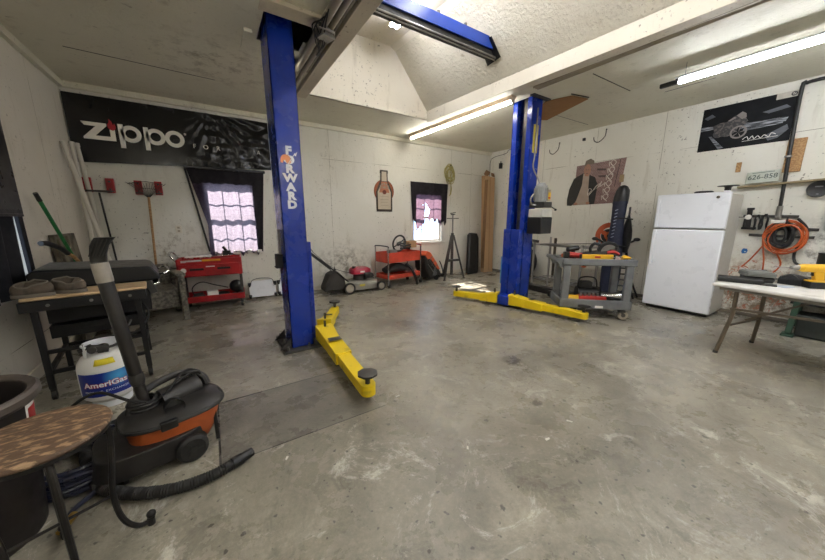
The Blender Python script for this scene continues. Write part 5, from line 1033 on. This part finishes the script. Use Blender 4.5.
L2('red_bulb_tool',[('tip',M_orange,lambda m:m.lathe([(.0,0),(.025,.01),(.03,.02),(.0,.03)],12),0)],'small orange red cap stuck under the top tray of grey cart','cap',z=.70,loc=(.28,.05))
# ------------------------------------------------------------------ rack behind the cart
t=thing('metal_rack','light steel rack with a sheet metal top behind the grey cart','rack',(5.42,3.25,0),R(-4))
M_rack=mat('rack_grey','#9b9a96',.45,.5,.1)
for x,y in ((-.18,.42),(-.18,-.55),(.30,.42),(.30,-.55)): m=MB(); m.b2(x-.015,x+.015,y-.015,y+.015,0,.92 if x<0 else 1.0); m.build('upright',M_rack,t)
m=MB(); m.b2(-.20,.32,-.60,.45,.86,.875); m.build('top_shelf',M_rack,t,bevel=.002)
m=MB()
for x in (-.18,-.06,.06,.18,.30): m.b2(x-.006,x+.006,-.57,.44,.205,.217)
for y in (-.55,-.3,-.05,.2,.42): m.b2(-.19,.31,y-.006,y+.006,.20,.212)
m.build('wire_shelf',M_rack,t)
small('steel_sheet','rusty steel sheet lying askew on the rack top','steel sheet',M_dsteel,lambda m:m.box((5.30,2.95,.925),(.36,1.0,.012),(R(-4),R(3),R(8))))
small('clamp_head','dark clamp hooked over the left end of the rack','clamp',M_dark,lambda m:(m.beam((5.18,3.72,.95),(5.20,3.68,.82),.06,.05),m.beam((5.18,3.70,.95),(5.26,3.58,.93),.05,.05)),bevel=.01)
small('slotted_rail','tall slotted steel strip standing against the right wall','strip',mat('rail_dark','#4a4338',.6,.4),lambda m:(m.b2(XR-.03,XR-.004,3.82,3.87,.02,.95),[m.b2(XR-.034,XR-.03,3.83,3.86,.1+.05*k,.12+.05*k) for k in range(16)]))
t=thing('car_tyre','black car tyre leaning on the right wall behind the lift post','tyre',(5.80,4.38,.40))
m=MB(); m.lathe([(.20,-.09),(.33,-.10),(.37,-.07),(.38,0),(.37,.07),(.33,.10),(.20,.09),(.19,0),(.20,-.09)],36,(0,0,0),Matrix.Rotation(R(-82),4,'Y'),cap=False); m.build('tread',M_blackr,t)
m=MB(); m.lathe([(.0,-.02),(.06,-.03),(.10,.0),(.20,.04),(.20,-.04),(.0,-.05)],24,(0,0,0),Matrix.Rotation(R(-82),4,'Y')); m.build('rim',M_dsteel,t)
small('floor_beam','black rubber sheeted timber on the floor under the rack','timber',M_black,lambda m:(m.b2(5.05,5.20,3.1,4.0,.0,.11),m.box((5.0,2.95,.05),(.16,.3,.1))),bevel=.01)
small('blue_board','thin light blue board edge behind the right lift post','board',mat('light_blue','#3f7fb0',.5),lambda m:m.box((4.97,4.19,.32),(.07,.03,.56)))
# ------------------------------------------------------------------ golf bag on cart
t=thing('golf_bag','navy and black golf bag standing on a folded trolley','golf bag',(5.74,2.47,0),R(-60))
M_nb=mat('navy_fabric','#151c33',.7,0,.3,9.)
m=MB(); R_=[]
for k in range(13):
    u=k/12; z=.12+1.52*u; w=.13+.02*math.sin(u*6)-.02*u; 
    R_.append([m.v((w*1.0*math.copysign(abs(math.cos(a))**.7,math.cos(a))+.01*u,.12*math.copysign(abs(math.sin(a))**.7,math.sin(a))-.04*u*0,z)) for a in [2*PI*i/18 for i in range(18)]])
m.loft(R_); m.build('bag_body',M_nb,t)
m=MB(); R_=[]
for z,s,dx in ((1.60,1.0,.01),(1.72,.98,.02),(1.82,.85,.03),(1.88,.55,.03),(1.90,.2,.03)): R_.append([m.v((.11*s*math.cos(a)+dx,.11*s*math.sin(a),z)) for a in [2*PI*i/16 for i in range(16)]])
m.loft(R_); m.build('hood',M_black,t)
m=MB(); R_=[]
for k in range(7):
    u=k/6; z=.80+.75*u; R_.append([m.v((.19+.08*math.sin(PI*min(1,u+.15))*math.cos(a)-.03+.0*u,.10*math.sin(a),z)) for a in [2*PI*i/12 for i in range(12)]])
m.loft(R_); m.build('side_pocket',M_black,t)
m=MB()
for k in range(9): m.box((-.04-.002*k,-.128,1.50-.055*k),(.045,.006,.012),(0,R(-25),0))
m.build('stitching',mat('stitch_grey','#7a8090',.6),t)
m=MB(); m.tube([(-.06,-.13,.9),(.05,-.15,.92),(.17,-.12,.9)],.012,6,3); m.tube([(-.05,-.12,1.35),(.05,-.14,1.37),(.2,-.11,1.35)],.012,6,3); m.build('strap',M_black,t)
m=MB(); m.tube([(.18,.02,.95),(.22,-.04,.5),(.34,-.20,.05)],.016,8,3); m.tube([(.18,.06,.95),(.26,.05,.5),(.42,-.05,.05)],.016,8,3); m.tube([(-.15,0,.95),(-.22,-.02,1.0),(-.28,0,1.02)],.016,8,3); m.tube([(.15,0,.95),(.24,-.02,.98),(.30,0,1.02)],.016,8,3); fr_=m.build('trolley_frame',M_black,t)
for p in ((-.29,0,1.02),(.31,0,1.02)): m=MB(); m.sph(p,(.05,.03,.03)); m.build('bracket',M_black,fr_)
m=MB(); m.b2(-.12,.14,-.11,.11,.0,.12); m.build('bag_base',M_black,t,bevel=.02)
m=MB()
for z in (.25,.35,.45,.55,.65): m.box((.12,-.15,z),(.16,.03,.02))
m.b2(.03,.05,-.17,-.14,.15,.75); m.b2(.19,.21,-.17,-.14,.15,.75); m.build('ladder_rack',M_dark,t)
t=thing('cord_reel','orange plastic cord reel hanging beside the golf bag','cord reel',(5.95,2.66,1.06),R(-64)); t.scale=(1.12,1.12,1.12)
m=MB()
for k in range(24):
    a0,a1=2*PI*k/24,2*PI*(k+1)/24
    m.prism([(.19*q*math.cos(a),.21*q*math.sin(a)) for a,q in ((a0,1),(a1,1),(a1,.62),(a0,.62))],lambda u,v,tt:(u,tt,v),-.012,.012)
for a in (30,150,270): m.beam((.12*math.cos(R(a)),0,.13*math.sin(R(a))),(0,0,0),.06,.02,(0,1,0))
m.build('flange',mat('reel_orange','#b54e20',.45,0,.1),t,bevel=.003)
m=MB(); m.cyl((0,-.02,0),(0,.02,0),.065,n=20); m.build('hub',M_orange,t); m=MB(); m.cyl((0,.012,0),(0,.09,0),.11,n=24); m.build('wound_cord',M_black,t); m=MB(); m.cyl((0,-.022,0),(0,-.03,0),.03,n=14); m.build('axle',M_dark,t)
for a in (80,200,330): m=MB(); m.cyl((.15*math.cos(R(a)),-.013,.17*math.sin(R(a))),(.15*math.cos(R(a)),-.017,.17*math.sin(R(a))),.018,n=10); m.build('finger_hole',M_dark,t)
# ------------------------------------------------------------------ bin, stool, vacuum, hoses (foreground)
t=thing('refuse_bin','dark round plastic bin at the left edge behind the stool','bin',(-.96,1.86,0))
M_bin=mat('bin_brown','#1d1816',.5,0,.2,7.)
m=MB(); m.lathe([(.0,0),(.185,0),(.19,.01),(.235,.63),(.225,.63),(.18,.02),(.0,.02)],40); m.build('shell',M_bin,t)
m=MB(); m.lathe([(.232,.60),(.25,.60),(.262,.615),(.262,.64),(.25,.652),(.236,.65),(.225,.64),(.225,.60)],40,cap=False); m.build('rim',mat('bin_rim','#4a423c',.45),t)
a0=math.atan2(-1.5,.96)+.32
def wr(m,a,b,z0,z1,r0,n=8):
    g=[[m.v(((r0+ (z-.3)*.068)*math.cos(a+(b-a)*i/n),(r0+(z-.3)*.068)*math.sin(a+(b-a)*i/n),z)) for z in (z0,z1)] for i in range(n+1)]
    for i in range(n): m._f([g[i][0],g[i+1][0],g[i+1][1],g[i][1]])
m=MB(); wr(m,a0+.55,a0+.95,.45,.60,.2135); st=m.build('sticker',M_paper,t); m=MB(); wr(m,a0+.60,a0+.90,.50,.57,.2145); m.build('red_print',M_red,st)
m=MB(); m.sph((0,0,.10),(.17,.17,.10)); m.build('liner_contents',mat('liner','#4a201a',.6,0,.3,9.),t)
# stool
t=thing('round_stool','round stool with chipped wooden seat and black bent iron legs','stool',(-.585,1.505,0)); t.scale=(1,1,.978)
mp=mat('chipped_board','#54402f',.6,0,.3,24.,'#94795c',(.50,.62),bump=.35,bsc=45.,stretch=(1,2.2,1))
m=MB(); m.lathe([(.0,.598),(.168,.598),(.180,.603),(.184,.612),(.180,.621),(.168,.625),(.0,.6255)],56); m.build('seat',mp,t)
m=MB(); m.lathe([(.150,.585),(.176,.585),(.176,.598),(.150,.598)],40,cap=False); m.build('seat_ring',M_black,t)
M_iron=mat('black_iron','#1f1e1e',.45,.5,.3,12.,'#34302c')
for k,a in enumerate((22,112,202,292)):
    a=R(a); ca,sa=math.cos(a),math.sin(a)
    m=MB(); m.tube([(r_*ca,r_*sa,z) for r_,z in ((.05,.592),(.10,.588),(.145,.575),(.165,.52),(.155,.40),(.140,.28),(.140,.17),(.155,.09),(.185,.035),(.215,.02),(.238,.032),(.24,.055))],.0105,10,4); lg=m.build('leg',M_iron,t)
    m=MB(); m.sph((.236*ca,.236*sa,.05),.018,10,7); m.cyl((.232*ca,.232*sa,.0),(.232*ca,.232*sa,.03),.015,n=10); m.build('foot',M_iron,lg)
m=MB()
for a in (22,112): a=R(a); m.cyl((.140*math.cos(a),.140*math.sin(a),.24),(-.140*math.cos(a),-.140*math.sin(a),.24),.006,n=8)
m.build('cross_brace',M_iron,t)
# vacuum
t=thing('shop_vacuum','orange and black wet dry shop vacuum on the floor','vacuum cleaner',(-.33,2.12,0),R(14))
M_vb=mat('vac_black','#1c1a19',.45,0,.25,9.,'#2b2826'); M_vo=mat('vac_orange','#b3592a',.45,0,.2,6.,'#8a4522',(.5,.7))
def so(m,cx,cy,a,b,z,n=32,p=.7): return [m.v((cx+a*math.copysign(abs(math.cos(2*PI*i/n))**p,math.cos(2*PI*i/n)),cy+b*math.copysign(abs(math.sin(2*PI*i/n))**p,math.sin(2*PI*i/n)),z)) for i in range(n)]
m=MB(); m.loft([so(m,.02,0,.17,.13,.06),so(m,.02,0,.20,.155,.12),so(m,.03,0,.225,.17,.245)]); m.build('tank',M_vo,t)
m=MB(); m.loft([so(m,-.09,-.0,.22,.165,.035,p=.55),so(m,-.09,0,.25,.19,.05,p=.55),so(m,-.08,0,.24,.185,.165,p=.55),so(m,-.07,0,.19,.15,.17,p=.55)]); m.build('accessory_skirt',M_vb,t,bevel=.004)
m=MB(); m.loft([so(m,.03,0,.232,.178,.245),so(m,.03,0,.245,.19,.258),so(m,.03,0,.242,.187,.275),so(m,.03,0,.215,.16,.295),so(m,.02,0,.16,.12,.315)]); ld=m.build('lid',M_vb,t)
m=MB(); m.tube([v for v in [(.03+.24*math.copysign(abs(math.cos(2*PI*i/32))**.7,math.cos(2*PI*i/32)),.186*math.copysign(abs(math.sin(2*PI*i/32))**.7,math.sin(2*PI*i/32)),.262) for i in range(32)]],.011,8,0,True); m.build('lid_rim',M_dark,ld)
m=MB(); m.cyl((-.02,.02,.31),(.17,.06,.325),.068,n=22); m.build('motor_cover',M_vb,ld)
m=MB()
for k in range(9): m.box((.085+.012*k,.075,.392-.0015*k),(.004,.07,.004))
m.build('vents',M_black,ld)
m=MB(); m.cyl((.02,-.07,.305),(.02,-.145,.325),.046,n=22,cap=False); m.cyl((.02,-.07,.305),(.02,-.10,.313),.040,n=22); m.build('hose_port',M_black,ld)
m=MB(); m.tube([(-.16,.0,.30),(-.13,.02,.36),(-.04,.07,.40),(.10,.12,.405),(.20,.10,.36),(.22,.07,.30)],.021,10,5); m.build('carry_handle',M_vb,ld)
for a,b,l in ((.255,-.02,0),(-.02,-.185,1)):
    m=MB(); m.box((a,b,.262),(.035 if l==0 else .075,.075 if l==0 else .03,.05)); m.build('latch',M_black,t,bevel=.006)
for x,y in ((.06,-.205),(.06,.205)):
    s_=-1 if y<0 else 1
    m=MB(); m.lathe([(.0,-.022),(.060,-.022),(.075,-.012),(.078,0),(.075,.012),(.060,.022),(.0,.018)],30,(x,y,.08),Matrix.Rotation(-s_*PI/2,4,'X')); wh=m.build('wheel',M_blackr,t)
    m=MB(); m.cyl((x,y+s_*.02,.08),(x,y+s_*.026,.08),.018,n=12)
    for k in range(3): a=2*PI*k/3; m.beam((x,y+s_*.022,.08),(x+.05*math.cos(a),y+s_*.022,.08+.05*math.sin(a)),.012,.004,(0,1,0))
    m.build('hub',M_dark,wh)
for x,y in ((-.22,-.13),(-.22,.13)):
    m=MB(); m.cyl((x-.01,y,.022),(x+.01,y,.022),.022,n=14); m.build('caster',M_black,t)
m=MB(); m.lathe([(.055,0),(.058,.05),(.045,.055),(.045,0)],20,(-.095,.02,.30),cap=False)
for q in range(5):
    m.tube([(-.095+(.060+.008*(q%2))*math.cos(a),.02+(.060+.008*(q%2))*math.sin(a),.31+.012*q) for a in [2*PI*i/20 for i in range(20)]],.007,6,0,True)
m.tube([(-.04,.0,.34),(.02,-.02,.38),(.08,.06,.41),(.14,.11,.42),(.20,.12,.38)],.007,6,5); m.tube([(-.04,.03,.33),(.03,.0,.385),(.10,.03,.41),(.18,.08,.40),(.22,.10,.33)],.007,6,5); m.build('power_cord',M_blackr,t)
m=MB(); m.beam((.20,-.12,.015),(.205,-.10,.24),.018,.018); m.build('tool_stem',M_black,t)
# wand standing in the vacuum
t=thing('vacuum_wand','black extension wand with crevice nozzle standing in the vacuum','vacuum wand',(-.42,2.12,0))
m=MB(); q=Vector((-.075,0,.89)).normalized()
P0=Vector((0,0,.31)); A=lambda s_:tuple(P0+q*s_)
m.lathe([(.026,0),(.026,.14),(.030,.145),(.030,.20),(.028,.205),(.030,.21),(.032,.83),(.029,.84)],22,P0,Vector((0,0,1)).rotation_difference(q).to_matrix().to_4x4()); m.build('tube',M_vb,t)
m=MB(); m.lathe([(.0335,.73),(.0345,.74),(.0345,.82),(.0335,.83),(.030,.83)],22,P0,Vector((0,0,1)).rotation_difference(q).to_matrix().to_4x4(),cap=False); m.build('duct_tape_band',mat('duct_tape','#9a9388',.4,.2,.2,14.,bump=.3),t)
m=MB(); m.lathe([(.0315,.155),(.033,.16),(.033,.20),(.0315,.205)],22,P0,Vector((0,0,1)).rotation_difference(q).to_matrix().to_4x4(),cap=False); m.build('coupling',M_dark,t)
b0=Vector(A(.835)); 
m=MB(); rg=[]
for s_,w,dx in ((0,.030,0),(.04,.031,.004),(.08,.034,.014),(.105,.037,.030),(.12,.038,.042)):
    c=b0+Vector((dx,0,s_)); rg.append([m.v((c.x+w*math.copysign(abs(math.cos(a))**.6,math.cos(a)),c.y-dx*.3+.030*math.copysign(abs(math.sin(a))**.6,math.sin(a)),c.z)) for a in [2*PI*i/18 for i in range(18)]])
m.loft(rg); nz=m.build('nozzle',M_black,t)
m=MB()
for k in range(5): m.beam(b0+Vector((-.024+.012*k,-.032,.03)),b0+Vector((.012+.014*k,-.046,.112)),.004,.004)
m.build('ribs',M_dark,nz)
# hoses
def ribbed(name,pts,r_,label,cat,nozzle=True):
    P=spline([Vector(p) for p in pts],26); m=MB(); 
    d=[0]
    for a,b in zip(P,P[1:]): d.append(d[-1]+(b-a).length)
    Q=[]; step=.006; L=d[-1]; k=0; s_=0
    while s_<L:
        while d[k+1]<s_: k+=1
        f=(s_-d[k])/max(1e-9,d[k+1]-d[k]); Q.append(P[k].lerp(P[k+1],f)); s_+=step
    n=len(Q)
    m.tube(Q,lambda u:r_*(1+.09*math.sin(u*(n-1)*PI*.9)),12)
    t=thing(name,label,cat,(0,0,0)); m.build('ribbed_tube',M_blackr,t)
    e=Q[-1]; dd=(Q[-1]-Q[-4]).normalized(); m=MB(); m.cyl(e-dd*.02,e+dd*.03,r_*1.12,n=18); m.cyl(e+dd*.03,e+dd*.09,r_*.95,r_*.85,n=18); m.build('cuff',M_black,t)
    return t
ribbed('vacuum_hose',[(-.78,2.42,.05),(-.70,2.15,.034),(-.60,1.93,.034),(-.47,1.80,.034),(-.30,1.72,.034),(-.14,1.71,.034),(-.02,1.75,.034)],.027,'thick black ribbed vacuum hose curving across the floor','hose')
t=thing('hose_coil','coiled dark blue garden hose on the floor beneath the stool','hose',(-.74,2.18,0))
m=MB(); pts=[]
for k in range(9*22):
    a=2*PI*k/22; L_k=k//22; rr=.19+.035*((L_k*7)%5)/5+.012*math.sin(k*.21+L_k); pts.append((rr*1.05*math.cos(a)+.015*math.sin(L_k*2),rr*math.sin(a)+.015*math.cos(L_k*3),.014+.017*L_k*.8+.006*math.sin(a*3+L_k)))
m.tube(pts,.0115,8); m.tube([(.2,-.05,.1),(.16,-.2,.04),(.06,-.33,.02),(.07,-.38,.016)],.0115,8,5)
m.build('coil',mat('hose_blue','#23263a',.32,0,.4,14.,'#12131c'),t)
m=MB(); m.cyl((.07,-.36,.018),(.055,-.415,.018),.017,n=10); m.cyl((.055,-.415,.018),(.045,-.445,.018),.012,n=10); m.build('brass_fitting',mat('brass','#b7954d',.3,.9,.1),t)
small('power_cord','loose black cord looping in front of the propane cylinder','cord',M_blackr,lambda m:m.tube([(-.98,2.6,.02),(-.86,2.45,.15),(-.78,2.35,.30),(-.62,2.2,.42),(-.48,2.10,.38),(-.40,2.06,.36)],.008,7,8),bevel=0)
small('power_cord','second black cord lying on the floor behind the vacuum','cord',M_blackr,lambda m:m.tube([(-1.1,2.55,.012),(-.9,2.65,.012),(-.7,2.55,.012),(-.6,2.45,.012),(-.5,2.42,.012),(-.42,2.5,.012),(-.6,2.7,.012)],.009,7,6),bevel=0)
small('floor_nozzle','black wide vacuum floor nozzle lying behind the stool','nozzle',M_blackr,lambda m:(m.box((-.66,2.52,.035),(.26,.09,.05),(0,0,R(25))),m.tube([(-.62,2.5,.05),(-.55,2.44,.14),(-.47,2.36,.22)],.024,10,4)),bevel=.012)
# litter chips on the floor
M_chip=mat('chip_white','#d9d5cb',.7)
for k,(x,y,s_,l) in enumerate(((1.07,1.85,.02,'small white chip on the floor right of the lift arm'),(.22,1.66,.015,'small white chip on the floor by the hose end'),(1.9,.95,.02,'narrow pale chip on bare floor in the middle'),(1.62,.93,.018,'pale splinter on the floor lower middle'),(1.15,1.15,.014,'white speck on floor lower left of middle'))):
    small('paper_scrap',l,'scrap',M_chip,lambda m:m.prism([(-s_,-s_*.35),(s_*.9,-s_*.45),(s_,s_*.4),(-s_*.7,s_*.3)],lambda u,v,tt:(x+u*math.cos(k)-v*math.sin(k),y+u*math.sin(k)+v*math.cos(k),tt),0.0005,.003),'small scraps on the concrete floor',bevel=0)
# ------------------------------------------------------------------ camera, sun, sky
cam=bpy.data.cameras.new('camera'); co=bpy.data.objects.new('camera',cam); COL.objects.link(co); cam.sensor_width=36; cam.lens=303/825*36; cam.clip_start=.05
yaw,pit=R(-33.19),R(11.32)
co.location=(0,0,1.35); co.rotation_euler=(PI/2-pit,0,yaw); S.camera=co
sd=bpy.data.lights.new('sun','SUN'); sd.energy=40.; sd.angle=R(.6); sd.color=(1,.95,.88); so_=bpy.data.objects.new('sun',sd); COL.objects.link(so_)
dv=Vector((.03,-1.10,-.88)); so_.rotation_euler=dv.to_track_quat('-Z','Y').to_euler(); so_.location=(4,8,3)
w=bpy.data.worlds.new('sky'); S.world=w; w.use_nodes=True; nt=w.node_tree; bg=nt.nodes['Background']
tcw=nt.nodes.new('ShaderNodeTexCoord'); nz_=nt.nodes.new('ShaderNodeTexNoise'); nz_.inputs['Scale'].default_value=14; nz_.inputs['Detail'].default_value=5; nt.links.new(tcw.outputs['Generated'],nz_.inputs['Vector'])
mr=nt.nodes.new('ShaderNodeMapRange'); mr.inputs[1].default_value=.42; mr.inputs[2].default_value=.62; nt.links.new(nz_.outputs['Fac'],mr.inputs[0])
mx=nt.nodes.new('ShaderNodeMix'); mx.data_type='RGBA'; nt.links.new(mr.outputs[0],mx.inputs[0]); mx.inputs[6].default_value=(.45,.66,1,1); mx.inputs[7].default_value=(1,1,1,1); nt.links.new(mx.outputs[2],bg.inputs[0]); bg.inputs[1].default_value=3.2
S.view_settings.view_transform='Standard'; S.view_settings.look='None'; S.view_settings.gamma=1; S.view_settings.use_curve_mapping=False; S.view_settings.exposure=.2
